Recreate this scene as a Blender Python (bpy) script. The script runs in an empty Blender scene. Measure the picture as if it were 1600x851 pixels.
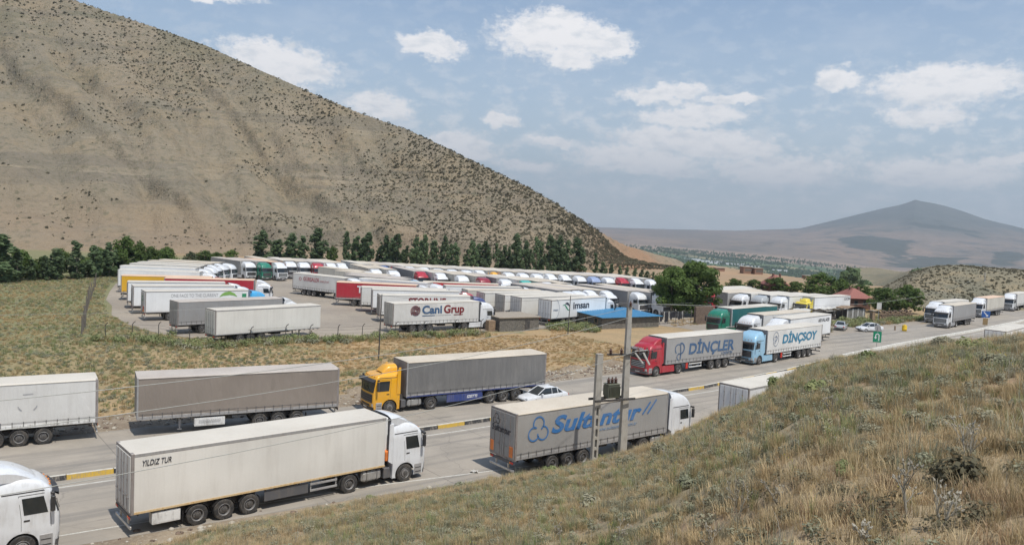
import bpy, math, random
import numpy as np
from mathutils import Matrix, Vector, noise
R = math.radians
random.seed(7); rng = np.random.default_rng(11)
SC = bpy.context.scene
COL = SC.collection

# ------------------------------------------------------------------ camera
H = 15.49
cd = bpy.data.cameras.new('camera'); cam = bpy.data.objects.new('camera', cd); COL.objects.link(cam)
cd.sensor_width = 36; cd.lens = 1241.4 / 1600 * 36; cd.clip_start = 0.1; cd.clip_end = 60000
p_, r_ = R(3.6876), R(2.6572)
fw = Vector((0, math.cos(p_), -math.sin(p_))); rt = Vector((1, 0, 0)); up = Vector((0, math.sin(p_), math.cos(p_)))
Rx = rt * math.cos(r_) + up * math.sin(r_); Ux = -rt * math.sin(r_) + up * math.cos(r_)
m = Matrix((Rx, Ux, -fw)).transposed().to_4x4(); m.translation = (0, 0, H)
cam.matrix_world = m; SC.camera = cam

# ------------------------------------------------------------------ sun, exposure
SUN = Vector((1.1, -1.5, 3.8)).normalized()
sl = bpy.data.lights.new('sun', 'SUN'); so = bpy.data.objects.new('sun', sl); COL.objects.link(so)
sl.energy = 3.6; sl.angle = R(0.7); sl.color = (1.0, 0.955, 0.88)
so.rotation_euler = SUN.to_track_quat('Z', 'Y').to_euler()
SC.view_settings.view_transform = 'Standard'; SC.view_settings.look = 'None'
SC.view_settings.exposure = 0.22; SC.view_settings.gamma = 1.0
SC.cycles.volume_bounces = 0; SC.cycles.max_bounces = 5; SC.cycles.transparent_max_bounces = 6

# ------------------------------------------------------------------ node helpers
class NB:
    def __init__(s, nt): s.t = nt; s.n = nt.nodes; s.l = nt.links
    def new(s, ty, **k):
        n = s.n.new(ty)
        for a, v in k.items(): setattr(n, a, v)
        return n
    def put(s, sock, v):
        if isinstance(v, bpy.types.NodeSocket): s.l.new(v, sock)
        elif v is not None:
            if isinstance(v, (tuple, list)) and len(v) == 3 and sock.type == 'RGBA': v = (*v, 1)
            sock.default_value = v
    def math(s, op, a, b=None, c=None, clamp=False):
        n = s.new('ShaderNodeMath', operation=op, use_clamp=clamp)
        for i, v in enumerate((a, b, c)):
            if v is not None: s.put(n.inputs[i], v)
        return n.outputs[0]
    def noise(s, vec, scale, detail=3, rough=0.55, dist=0.0, color=False):
        n = s.new('ShaderNodeTexNoise'); s.put(n.inputs['Vector'], vec)
        n.inputs['Scale'].default_value = scale; n.inputs['Detail'].default_value = detail
        n.inputs['Roughness'].default_value = rough; n.inputs['Distortion'].default_value = dist
        return n.outputs['Color' if color else 'Fac']
    def ramp(s, v, lo, hi, a=0.0, b=1.0, smooth=True):
        n = s.new('ShaderNodeMapRange', interpolation_type='SMOOTHSTEP' if smooth else 'LINEAR')
        s.put(n.inputs['Value'], v)
        for k, x in zip(('From Min', 'From Max', 'To Min', 'To Max'), (lo, hi, a, b)): s.put(n.inputs[k], x)
        return n.outputs['Result']
    def mix(s, f, a, b, mode='MIX'):
        n = s.new('ShaderNodeMix', data_type='RGBA', blend_type=mode)
        s.put(n.inputs[0], f); s.put(n.inputs[6], a); s.put(n.inputs[7], b)
        return n.outputs[2]
    def mapping(s, vec, scale=(1, 1, 1), loc=(0, 0, 0), rot=(0, 0, 0)):
        n = s.new('ShaderNodeMapping'); s.put(n.inputs[0], vec)
        n.inputs['Scale'].default_value = scale; n.inputs['Location'].default_value = loc; n.inputs['Rotation'].default_value = rot
        return n.outputs[0]
    def vmath(s, op, a, b=None):
        n = s.new('ShaderNodeVectorMath', operation=op); s.put(n.inputs[0], a)
        if b is not None: s.put(n.inputs[1], b)
        return n.outputs['Value'] if op in ('LENGTH', 'DOT_PRODUCT') else n.outputs[0]
    def sep(s, v):
        n = s.new('ShaderNodeSeparateXYZ'); s.put(n.inputs[0], v); return n.outputs
    def comb(s, x, y, z):
        n = s.new('ShaderNodeCombineXYZ')
        for i, v in enumerate((x, y, z)): s.put(n.inputs[i], v)
        return n.outputs[0]

def mat(name, build):
    if name in bpy.data.materials: return bpy.data.materials[name]
    m = bpy.data.materials.new(name); m.use_nodes = True
    nb = NB(m.node_tree); b = nb.n['Principled BSDF']
    nb.b = b; nb.P = nb.new('ShaderNodeNewGeometry').outputs['Position']; nb.O = nb.new('ShaderNodeTexCoord').outputs['Object']
    build(nb, b)
    return m
def bump(nb, b, h, st, dist=0.05):
    n = nb.new('ShaderNodeBump'); n.inputs['Strength'].default_value = st; n.inputs['Distance'].default_value = dist
    nb.put(n.inputs['Height'], h); nb.l.new(n.outputs[0], b.inputs['Normal'])

def M_simple(name, col, rough=0.6, metal=0.0, dirt=0.15, dirtcol=(0.16, 0.13, 0.10), scale=1.5, coat=0.0):
    def f(nb, b):
        rnd = nb.new('ShaderNodeObjectInfo').outputs['Random']
        v = nb.vmath('ADD', nb.O, nb.comb(nb.math('MULTIPLY', rnd, 40.0), rnd, 0.0))
        n1 = nb.noise(v, scale, 5); n2 = nb.noise(nb.mapping(v, (3, 3, 0.5)), scale * 2, 3)
        d = nb.math('MULTIPLY', nb.ramp(nb.math('ADD', n1, n2), 0.85, 1.4), dirt)
        nb.put(b.inputs['Base Color'], nb.mix(d, col, dirtcol))
        nb.put(b.inputs['Roughness'], nb.ramp(n1, 0.3, 0.7, rough * 0.85, min(1, rough * 1.15)))
        b.inputs['Metallic'].default_value = metal; b.inputs['Coat Weight'].default_value = coat
    return mat(name, f)

def M_panel(name, col, rough=0.5, dirt=0.35, top=4.0, fold=0.0, dirtcol=(0.25, 0.20, 0.15)):
    """large trailer side: vertical streaks, road grime rising from the lower rail, scuffs, cloth folds"""
    def f(nb, b):
        rnd = nb.new('ShaderNodeObjectInfo').outputs['Random']
        off = nb.comb(nb.math('MULTIPLY', rnd, 60.0), 0.0, 0.0)
        v = nb.vmath('ADD', nb.O, off)
        z = nb.sep(nb.O)[2]
        streak = nb.noise(nb.mapping(v, (2.2, 2.2, 0.18)), 1.6, 5, 0.65)
        big = nb.noise(v, 0.45, 4, 0.6); fine = nb.noise(v, 6.0, 4, 0.7)
        low = nb.ramp(z, 1.1, 2.3, 1.0, 0.0)
        d = nb.math('MULTIPLY', nb.ramp(nb.math('ADD', streak, nb.math('MULTIPLY', fine, 0.25)), 0.5, 0.95), 0.55)
        d = nb.math('ADD', d, nb.math('MULTIPLY', nb.math('MULTIPLY', low, big), 0.8))
        d = nb.math('ADD', d, nb.math('MULTIPLY', nb.ramp(big, 0.45, 0.75), 0.35))
        d = nb.math('MULTIPLY', d, dirt, clamp=True)
        tint = nb.ramp(nb.noise(v, 0.25, 2), 0.3, 0.7, 0.93, 1.05)
        c = nb.mix(d, col, dirtcol)
        c = nb.mix(1.0, c, nb.comb(tint, tint, tint), 'MULTIPLY')
        nb.put(b.inputs['Base Color'], c)
        b.inputs['Roughness'].default_value = rough
        if fold:
            w = nb.noise(nb.mapping(v, (1.3, 1.3, 0.35), rot=(0, 0.3, 0)), 1.4, 3, 0.5, 1.2)
            bump(nb, b, w, fold, 0.12)
        else:
            bump(nb, b, big, 0.15, 0.03)
    return mat(name, f)

# ------------------------------------------------------------------ world: sky with clouds
def make_world():
    w = bpy.data.worlds.new('World'); SC.world = w; w.use_nodes = True
    nb = NB(w.node_tree); bg = nb.n['Background']
    sky = nb.new('ShaderNodeTexSky', sky_type='NISHITA', sun_disc=False)
    sky.sun_elevation = math.asin(SUN.z); sky.sun_rotation = math.atan2(SUN.x, SUN.y)
    sky.altitude = 1200; sky.air_density = 1.0; sky.dust_density = 1.6; sky.ozone_density = 1.0
    d = nb.new('ShaderNodeTexCoord').outputs['Generated']
    x, y, z = nb.sep(d)
    az = nb.math('MULTIPLY', nb.math('ARCTAN2', x, y), 57.2958); el = nb.math('MULTIPLY', nb.math('ARCSINE', z), 57.2958)
    v = nb.comb(az, el, 0.0)
    w1 = nb.noise(nb.mapping(v, (0.16, 0.30, 1)), 1.0, 5, 0.62, color=True)
    w2 = nb.noise(nb.mapping(v, (0.7, 1.1, 1)), 1.0, 5, 0.65, color=True)
    half = (0.5, 0.5, 0.5)
    vd = nb.vmath('ADD', v, nb.vmath('MULTIPLY', nb.vmath('SUBTRACT', w1, half), (4.2, 2.2, 0)))
    vd = nb.vmath('ADD', vd, nb.vmath('MULTIPLY', nb.vmath('SUBTRACT', w2, half), (1.9, 1.2, 0)))
    CL = [(-17.0, 9.89, 4.39, 1.7), (-10.03, 7.6, 2.9, 1.0), (-6.4, 12.04, 2.3, 1.1), (2.39, 12.9, 5.0, 1.7), (5.57, 12.6, 2.9, 1.3), (3.39, 11.3, 2.1, 0.8), (2.6, 14.0, 2.0, 1.2), (-1.41, 6.91, 1.62, 0.5), (-4.31, 5.42, 2.77, 0.83), (-3.36, 4.66, 2.08, 0.65), (2.31, 5.82, 1.85, 0.42), (10.22, 9.46, 3.3, 0.74), (14.6, 8.99, 2.6, 0.36), (12.06, 7.98, 3.92, 0.85), (11.06, 6.34, 5.6, 1.0), (14.79, 5.68, 3.5, 1.0), (8.25, 4.92, 5.4, 0.95), (18.46, 4.12, 4.85, 1.2), (9.2, 4.06, 4.62, 0.65), (21.66, 10.31, 1.75, 0.83), (27.86, 9.61, 5.2, 1.4), (26.55, 7.96, 3.0, 0.7), (31.5, 5.18, 2.3, 0.46), (27.55, 4.2, 5.08, 1.2), (0.57, 3.85, 2.77, 0.6), (-22.3, 13.9, 4.2, 0.6),
          (-40, 12, 6, 2), (-58, 20, 8, 3), (-75, 11, 7, 2), (44, 12, 6, 2.2), (60, 22, 9, 3), (52, 6, 8, 1.5), (75, 9, 7, 2), (95, 18, 9, 3), (-100, 24, 10, 3), (130, 14, 9, 3), (-135, 14, 10, 3), (165, 25, 9, 4), (-10, 32, 9, 3), (25, 36, 8, 3), (-170, 12, 8, 2)]
    cur = None
    for (a, e, ww, hh) in CL:
        L = nb.vmath('LENGTH', nb.mapping(vd, (1 / ww, 1 / hh, 0), (-a / ww, -e / hh, 0)))
        cur = L if cur is None else nb.math('SMOOTH_MIN', cur, L, 0.22)
    fine = nb.noise(nb.mapping(v, (1.4, 2.0, 1)), 1.0, 6, 0.68)
    med = nb.noise(nb.mapping(v, (0.5, 1.0, 1), (3, 7, 0)), 1.0, 4, 0.6)
    dens = nb.ramp(nb.math('ADD', cur, nb.math('MULTIPLY', nb.math('SUBTRACT', fine, 0.5), 1.35)), 1.16, 0.60)
    haze = nb.math('MULTIPLY', nb.ramp(el, 14.0, 3.0, 0.10, 0.62), nb.ramp(nb.math('ADD', med, nb.math('MULTIPLY', nb.math('SUBTRACT', fine, 0.5), 0.35)), 0.45, 0.66))
    thin = nb.math('MULTIPLY', nb.ramp(nb.noise(nb.mapping(v, (0.12, 0.35, 1), (9, 2, 0)), 1.0, 6, 0.65), 0.48, 0.75), 0.14)
    dens = nb.math('MAXIMUM', nb.math('MAXIMUM', nb.math('MULTIPLY', dens, 0.97), haze), thin)
    body = nb.ramp(nb.math('ADD', nb.math('MULTIPLY', nb.noise(nb.mapping(v, (0.55, 1.2, 1), (1, 4, 0)), 1.0, 6, 0.6), 1.0), nb.math('MULTIPLY', fine, 0.3)), 0.42, 0.72)
    skyc = nb.mix(1.0, sky.outputs[0], SKYT, 'MULTIPLY')
    skyc = nb.mix(nb.ramp(el, 22.0, 0.0, 0.08, 0.72), skyc, SKYH)
    cc = nb.mix(body, CLD, CLB)
    col = nb.mix(dens, skyc, cc)
    # low haze veil over the far clouds
    col = nb.mix(nb.ramp(el, 4.5, 0.0, 0.0, 0.6), col, SKYL)
    nb.put(bg.inputs[0], col); bg.inputs[1].default_value = 0.12
SKYT = (0.76, 0.92, 0.99); SKYL = (6.3, 6.55, 6.75); SKYH = (5.1, 5.55, 5.85); CLD = (5.9, 6.1, 6.4); CLB = (7.9, 7.7, 7.65)
make_world()

# ------------------------------------------------------------------ mesh helpers
class MB:
    def __init__(s): s.v = []; s.f = []; s.mi = []
    def add(s, vs, fs, mi=0):
        o = len(s.v); s.v += [tuple(v) for v in vs]; s.f += [tuple(i + o for i in f) for f in fs]; s.mi += [mi] * len(fs)
    def box(s, x0, x1, y0, y1, z0, z1, mi=0, bev=0.0, T=None):
        if bev > 0:
            b = min(bev, (x1 - x0) / 3, (y1 - y0) / 3, (z1 - z0) / 3)
            vs = []; rings = [(z0, b), (z0 + b, 0), (z1 - b, 0), (z1, b)]
            for z, i in rings:
                a = i
                for (cx, cy, sx, sy) in ((x0, y0, 1, 1), (x1, y0, -1, 1), (x1, y1, -1, -1), (x0, y1, 1, -1)):
                    pa = (cx + sx * a, cy + sy * (a + b), z); pb = (cx + sx * (a + b), cy + sy * a, z)
                    vs += [pa, pb] if (sx, sy) in ((1, 1), (-1, -1)) else [pb, pa]
            fs = []
            for k in range(3):
                for i in range(8):
                    j = (i + 1) % 8; fs.append((k * 8 + i, k * 8 + j, k * 8 + 8 + j, k * 8 + 8 + i))
            fs.append(tuple(range(7, -1, -1))); fs.append(tuple(range(24, 32)))
        else:
            vs = [(x, y, z) for z in (z0, z1) for (x, y) in ((x0, y0), (x1, y0), (x1, y1), (x0, y1))]
            fs = [(3, 2, 1, 0), (4, 5, 6, 7), (0, 1, 5, 4), (1, 2, 6, 5), (2, 3, 7, 6), (3, 0, 4, 7)]
        if T: vs = [tuple(T @ Vector(v)) for v in vs]
        s.add(vs, fs, mi); return s
    def prism(s, prof, y0, y1, mi=0, inset=0.0):
        """side profile of (x, z) points pushed across the width"""
        n = len(prof); cx = sum(p[0] for p in prof) / n; cz = sum(p[1] for p in prof) / n
        vs = []
        ys = [(y0, inset), (y0 + inset, 0), (y1 - inset, 0), (y1, inset)] if inset else [(y0, 0), (y1, 0)]
        for y, i in ys:
            for (x, z) in prof:
                L = math.hypot(x - cx, z - cz) or 1; k = 1 - i / L
                vs.append((cx + (x - cx) * k, y, cz + (z - cz) * k))
        fs = []; m = len(ys)
        for k in range(m - 1):
            for i in range(n):
                j = (i + 1) % n; fs.append((k * n + i, (k + 1) * n + i, (k + 1) * n + j, k * n + j))
        fs.append(tuple(range(n))); fs.append(tuple(range((m - 1) * n + n - 1, (m - 1) * n - 1, -1)))
        s.add(vs, fs, mi); return s
    def tube(s, pts, rad, seg=8, mi=0, cap=True):
        pts = [Vector(p) for p in pts]; n = len(pts); vs = []; fs = []
        rads = rad if isinstance(rad, (list, tuple)) else [rad] * n
        for i, p in enumerate(pts):
            d = (pts[min(i + 1, n - 1)] - pts[max(i - 1, 0)])
            if d.length < 1e-9: d = Vector((0, 0, 1))
            d.normalize(); a = d.orthogonal().normalized()
            if i: a = (pa - d * pa.dot(d)); a = a.normalized() if a.length > 1e-6 else d.orthogonal().normalized()
            pa = a; b = d.cross(a)
            for k in range(seg):
                t = 2 * math.pi * k / seg; q = p + (a * math.cos(t) + b * math.sin(t)) * rads[i]; vs.append(tuple(q))
        for i in range(n - 1):
            for k in range(seg):
                j = (k + 1) % seg; fs.append((i * seg + k, i * seg + j, (i + 1) * seg + j, (i + 1) * seg + k))
        if cap: fs.append(tuple(range(seg - 1, -1, -1))); fs.append(tuple(range((n - 1) * seg, n * seg)))
        s.add(vs, fs, mi); return s
    def lathe(s, prof, seg=28, mi=0, cap=False, mis=None):
        """prof of (radius, y): turned about the y axis"""
        n = len(prof); vs = []
        for k in range(seg):
            t = 2 * math.pi * k / seg
            for (r, y) in prof: vs.append((r * math.cos(t), y, r * math.sin(t)))
        o = len(s.v); s.v += vs
        for k in range(seg):
            j = (k + 1) % seg
            for i in range(n - 1):
                s.f.append((o + k * n + i, o + k * n + i + 1, o + j * n + i + 1, o + j * n + i)); s.mi.append(mis[i] if mis else mi)
        return s
    def grid(s, P, nu, nv, mi=0, loop=False):
        vs = [P(i, j) for i in range(nu) for j in range(nv)]
        fs = [(i * nv + j, (i + 1) * nv + j, (i + 1) * nv + j + 1, i * nv + j + 1) for i in range(nu - 1) for j in range(nv - 1)]
        s.add(vs, fs, mi); return s
    def mesh(s, name, mats=(), smooth=None):
        me = bpy.data.meshes.new(name); me.from_pydata(s.v, [], s.f)
        for m_ in mats: me.materials.append(m_)
        if len(set(s.mi)) > 1: me.polygons.foreach_set('material_index', s.mi)
        if smooth is not None:
            me.polygons.foreach_set('use_smooth', [True] * len(me.polygons))
            me.set_sharp_from_angle(angle=R(smooth))
        me.update(); return me

_cache = {}
def cached(key, mats, fn, smooth=None):
    k = (key, tuple(m_.name for m_ in mats))
    if k not in _cache:
        b = ('geo', key)
        if b not in _cache: _cache[b] = fn()
        _cache[k] = _cache[b].mesh(str(key[0] if isinstance(key, tuple) else key), mats, smooth)
    return _cache[k]

def link(name, me, parent=None, loc=None, rot=None, scale=None, kind=None):
    o = bpy.data.objects.new(name, me); COL.objects.link(o)
    if parent is not None: o.parent = parent
    if loc is not None: o.location = loc
    if rot is not None: o.rotation_euler = rot
    if scale is not None: o.scale = scale
    if kind: o['kind'] = kind
    return o
def tag(o, label=None, cat=None, group=None, kind=None):
    if label: o['label'] = label
    if cat: o['category'] = cat
    if group: o['group'] = group
    if kind: o['kind'] = kind
    return o
def empty(name, x, y, yaw=0, z=0.0): return link(name, None, loc=(x, y, z), rot=(0, 0, R(yaw)))
def lerp_tab(tab):
    xs = np.array([t[0] for t in tab], float); ys = np.array([t[1] for t in tab], float)
    return lambda v: np.interp(v, xs, ys)
def np_mesh(name, V, F, mats, smooth=True):
    me = bpy.data.meshes.new(name); me.from_pydata(V.tolist(), [], F.tolist())
    for m_ in mats: me.materials.append(m_)
    if smooth: me.polygons.foreach_set('use_smooth', [True] * len(me.polygons))
    me.update(); return me

# ------------------------------------------------------------------ vectorised value noise
def vnoise(x, y, seed=0):
    xi = np.floor(x).astype(np.int64); yi = np.floor(y).astype(np.int64); xf = x - xi; yf = y - yi
    def h(a, b):
        n = (a * 374761393 + b * 668265263 + seed * 1442695041) & 0xffffffff
        n = ((n ^ (n >> 13)) * 1274126177) & 0xffffffff
        return ((n ^ (n >> 16)) & 0xffff) / 65535.0
    u = xf * xf * (3 - 2 * xf); v = yf * yf * (3 - 2 * yf)
    return (h(xi, yi) * (1 - u) + h(xi + 1, yi) * u) * (1 - v) + (h(xi, yi + 1) * (1 - u) + h(xi + 1, yi + 1) * u) * v
def fbm(x, y, oct=5, seed=0, gain=0.5):
    t = 0; a = 1; s = 0
    for i in range(oct):
        t = t + a * (vnoise(x * 2 ** i, y * 2 ** i, seed + i * 17) * 2 - 1); s += a; a *= gain
    return t / s

# ------------------------------------------------------------------ the road's own frame (s along, t across)
TH = R(38.5); CT, ST = math.cos(TH), math.sin(TH)
def st2xy(s, t): return s * CT - t * ST, s * ST + t * CT
def xy2st(x, y): return x * CT + y * ST, -x * ST + y * CT
MED = lerp_tab([(-200, 54), (-60, 51), (-20, 50), (7, 49.3), (32, 48.4), (63, 48.6), (80, 50.2), (99, 53.2), (115, 54.9), (130, 56.2), (147, 57.6), (177, 60.6), (230, 67), (320, 82)])
NEAR = lerp_tab([(-200, 42), (-60, 39.5), (7, 38.4), (22, 37.2), (34, 35.2), (50, 33.2), (64, 34), (100, 38.5), (116, 41.5), (135, 43.3), (177, 47.5), (230, 54), (320, 69)])
FAR = lerp_tab([(-200, 64), (-60, 61), (-20, 59.5), (13, 58.3), (30, 57.3), (63, 57.6), (78, 60), (99, 64), (130, 66), (147, 67), (177, 70), (230, 77), (320, 92)])

# ------------------------------------------------------------------ terrain
_D = [(-180, 0), (-110, 0.02), (-75, 0.36), (-29.3, 0.4045), (-23.3, 0.4017), (-17.5, 0.3828), (-12.2, 0.3712), (-7.66, 0.3559), (-3.97, 0.3456), (0.67, 0.3266), (5.31, 0.3083), (6.68, 0.3008), (9.84, 0.281), (12.05, 0.262), (13.78, 0.245), (15.47, 0.2259), (17.54, 0.2080), (19.21, 0.1800), (20.74, 0.160), (22.32, 0.1493), (26.14, 0.1301), (27.94, 0.1188), (30.38, 0.1098), (33.03, 0.0976), (36.12, 0.0815), (60, 0.06), (100, 0.02), (180, 0)]
_E = [(-180, 40), (-110, 40), (-29.3, 38.3), (-17.5, 40.5), (-7.66, 43.5), (0.67, 47.4), (6.68, 51.4), (9.84, 49), (12.05, 44), (13.78, 40), (15.47, 37), (17.54, 35), (20, 34), (60, 34), (180, 40)]
HD, HE = lerp_tab(_D), lerp_tab(_E)
EYE = 2.5
def hill_z(x, y, rough=True):
    az = np.degrees(np.arctan2(x, y)); r = np.hypot(x, y); D = HD(az); re = HE(az)
    z = H - EYE - (D - 2 * EYE / re) * r - EYE / re ** 2 * r * r
    s, t = xy2st(x, y)
    g = (NEAR(s) - 1.0 - t)
    z = np.minimum(z, np.maximum(g, 0) * 1.25 + np.where(g > 0, 0, -1) * 0.4)
    if rough:
        k = np.clip(r / 6, 0, 1) * np.clip(g / 2, 0, 1)
        z = z + k * (fbm(x * 0.35, y * 0.35, 4, 3) * 0.22 + fbm(x * 1.7, y * 1.7, 3, 9) * 0.07)
    return z

def polar(name, azs, rs, zf, mats, keep=None):
    A, Rr = np.meshgrid(azs, rs, indexing='ij'); a = np.radians(A)
    X = Rr * np.sin(a); Y = Rr * np.cos(a); Z = zf(A, Rr, X, Y)
    V = np.stack([X, Y, Z], -1).reshape(-1, 3); n, k = A.shape
    i, j = np.meshgrid(np.arange(n - 1), np.arange(k - 1), indexing='ij')
    F = np.stack([i * k + j, i * k + j + 1, (i + 1) * k + j + 1, (i + 1) * k + j], -1).reshape(-1, 4)
    return np_mesh(name, V, F, mats)

def m_hillside(nb, b):
    P = nb.P
    a = nb.noise(P, 0.16, 4, 0.6); c = nb.noise(nb.mapping(P, loc=(31, 5, 2)), 0.5, 5, 0.65); d = nb.noise(P, 5.0, 5, 0.75)
    k = nb.mix(nb.ramp(a, 0.42, 0.6), (0.38, 0.285, 0.175), (0.31, 0.25, 0.15))
    k = nb.mix(nb.ramp(c, 0.52, 0.68), k, (0.42, 0.28, 0.175))
    k = nb.mix(nb.math('MULTIPLY', nb.ramp(d, 0.45, 0.75), 0.6), k, (0.36, 0.29, 0.20))
    k = nb.mix(nb.math('MULTIPLY', nb.ramp(d, 0.5, 0.3), 0.5), k, (0.15, 0.12, 0.08))
    nb.put(b.inputs['Base Color'], k); b.inputs['Roughness'].default_value = 0.95
    bump(nb, b, nb.math('ADD', d, c), 0.6, 0.08)
M_HILLSIDE = mat('dry_hillside_soil', m_hillside)

azs = np.concatenate([np.linspace(-180, -50, 40)[:-1], np.linspace(-50, 55, 300), np.linspace(55, 180, 40)[1:]])
rs = np.concatenate([[0.01, 1, 2, 3], np.linspace(4, 60, 190), np.linspace(61, 110, 50)])
hs = link('hillside', polar('hillside', azs, rs, lambda A, Rr, X, Y: hill_z(X, Y), [M_HILLSIDE]), kind='structure')

def m_field(nb, b):
    P = nb.P
    a = nb.noise(nb.mapping(P, (1, 1.2, 1)), 0.055, 5, 0.62, 0.6); c = nb.noise(nb.mapping(P, (0.6, 1.4, 1), rot=(0, 0, 0.67)), 0.22, 5, 0.65)
    d = nb.noise(P, 2.2, 5, 0.75); x, y, z = nb.sep(P)
    green = nb.math('ADD', nb.ramp(nb.math('ADD', a, nb.math('MULTIPLY', c, 0.6)), 0.84, 1.02), nb.math('MULTIPLY', nb.ramp(x, -22.0, -65.0), 0.85), clamp=True)
    k = nb.mix(nb.ramp(c, 0.38, 0.62), (0.40, 0.275, 0.145), (0.33, 0.24, 0.13))
    k = nb.mix(green, k, (0.17, 0.18, 0.085))
    k = nb.mix(nb.math('MULTIPLY', nb.ramp(d, 0.5, 0.8), 0.5), k, (0.40, 0.30, 0.18))
    k = nb.mix(nb.math('MULTIPLY', nb.ramp(d, 0.5, 0.28), 0.55), k, (0.10, 0.085, 0.045))
    far = nb.ramp(y, 232.0, 260.0)
    k = nb.mix(far, k, nb.mix(nb.ramp(nb.noise(P, 0.02, 4), 0.4, 0.6), (0.36, 0.235, 0.135), (0.30, 0.215, 0.13)))
    nb.put(b.inputs['Base Color'], k); b.inputs['Roughness'].default_value = 0.95
    bump(nb, b, nb.math('ADD', d, c), 0.5, 0.1)
M_FIELD = mat('dry_field', m_field)
R0 = lerp_tab([(-180, 500), (-10, 500), (5, 420), (9.12, 345), (11.8, 362), (14.4, 364), (17.86, 334), (21.57, 297), (23.56, 283), (25.9, 290), (29.5, 400), (40, 500), (180, 500)])
def ground_z(A, Rr, X, Y):
    s, t = xy2st(X, Y)
    z = fbm(X * 0.05, Y * 0.05, 4, 5) * 0.5 * np.clip((t - FAR(s) - 4) / 10, 0, 1)
    lot = np.clip((t - 84) / 8, 0, 1) * np.clip((s + 2) / 25, 0, 1)
    apron = np.clip((s - 72) / 6, 0, 1)
    z = z * (1 - lot) * (1 - apron) * np.clip(1 - (np.hypot(X, Y) - 210) / 40, 0, 1)
    z = z - 0.02 * (np.clip((t - 20) / 4, 0, 1))
    z = np.where(t < 30, -1.0, z)
    r0 = R0(A)
    u = np.clip((Rr - r0) / np.maximum(1250 - r0, 1), 0, 1)
    return z - u ** 0.8 * 85 + fbm(X * 0.01, Y * 0.01, 4, 8) * np.clip((Rr - 260) / 300, 0, 1) * 5.0 * (Rr < 1249)
azg = np.concatenate([np.linspace(-180, -45, 60)[:-1], np.linspace(-45, 60, 240), np.linspace(60, 180, 50)[1:]])
rsg = np.concatenate([np.linspace(18, 130, 130), np.linspace(131, 420, 130), np.geomspace(425, 1250, 40)])
link('ground', polar('ground', azg, rsg, ground_z, [M_FIELD]), kind='structure')

# far valley and mountain
T2 = lerp_tab([(-180, -0.03), (4.5, -0.0248), (11.3, -0.0275), (19.9, -0.0345), (25.8, -0.0411), (29.4, -0.0414), (32.8, -0.0388), (50, -0.035), (180, -0.03)])
T3 = lerp_tab([(-180, 0.01), (-40, 0.0), (-0.2, -0.004), (4.4, -0.0016), (6.3, -0.0025), (11.2, -0.0008), (15.6, 0.0013), (19.7, 0.007), (21.7, 0.0176), (23.2, 0.0261), (24.7, 0.0344), (25.66, 0.0385), (26.2, 0.0420), (26.57, 0.0450), (26.95, 0.0430), (27.5, 0.0417), (28.4, 0.0386), (29.1, 0.0348), (30.5, 0.026), (32.6, 0.0172), (35.8, 0.0099), (45, 0.004), (60, 0.014), (90, 0.006), (180, 0.01)])
def far_z(A, Rr, X, Y):
    z2 = H + T2(A) * 3200; z3 = H + T3(A) * 7600
    u = np.clip((Rr - 3200) / 4400, 0, 1)
    k = np.clip(T3(A) / 0.04, 0, 1)
    f = u ** (1.05 + 0.75 * k)
    z = np.where(Rr < 3200, -85 + (z2 + 85) * np.clip((Rr - 1250) / 1950, 0, 1), z2 + (z3 - z2) * f)
    back = np.clip((Rr - 7600) / 2200, 0, 1); z = z - back * (z + 150) * 0.9
    rel = np.clip(u * 4, 0, 1) * (1 - np.clip((u - 0.9) * 10, 0, 1) * 0.75)
    rid = 1 - np.abs(fbm(X * 0.0016, Y * 0.0016, 5, 21)) * 2
    return z + rel * ((rid - 0.6) * 26 + fbm(X * 0.006, Y * 0.006, 4, 4) * 7) * (0.25 + 0.75 * k) * (1 - 0.55 * np.clip((Rr - 3200) / 900, 0, 1) * (Rr < 4000))
def m_valley(nb, b):
    P = nb.P
    v = nb.new('ShaderNodeTexVoronoi', distance='CHEBYCHEV'); nb.put(v.inputs['Vector'], nb.mapping(P, (1, 0.45, 1), rot=(0, 0, 0.5))); v.inputs['Scale'].default_value = 0.006
    hsel = nb.sep(v.outputs['Color'])[0]
    k = nb.mix(nb.ramp(hsel, 0.3, 0.5, smooth=False), (0.070, 0.115, 0.040), (0.115, 0.150, 0.055))
    k = nb.mix(nb.ramp(hsel, 0.72, 0.74), k, (0.23, 0.20, 0.10))
    k = nb.mix(nb.ramp(nb.noise(P, 0.008, 5, 0.6), 0.52, 0.6), k, (0.035, 0.065, 0.028))
    r = nb.vmath('LENGTH', nb.vmath('MULTIPLY', P, (1, 1, 0)))
    k = nb.mix(nb.ramp(nb.math('ADD', r, nb.math('MULTIPLY', nb.noise(P, 0.003, 3), 700.0)), 3300.0, 3650.0), k, (0.30, 0.215, 0.15))
    nb.put(b.inputs['Base Color'], k); b.inputs['Roughness'].default_value = 0.95
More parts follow.
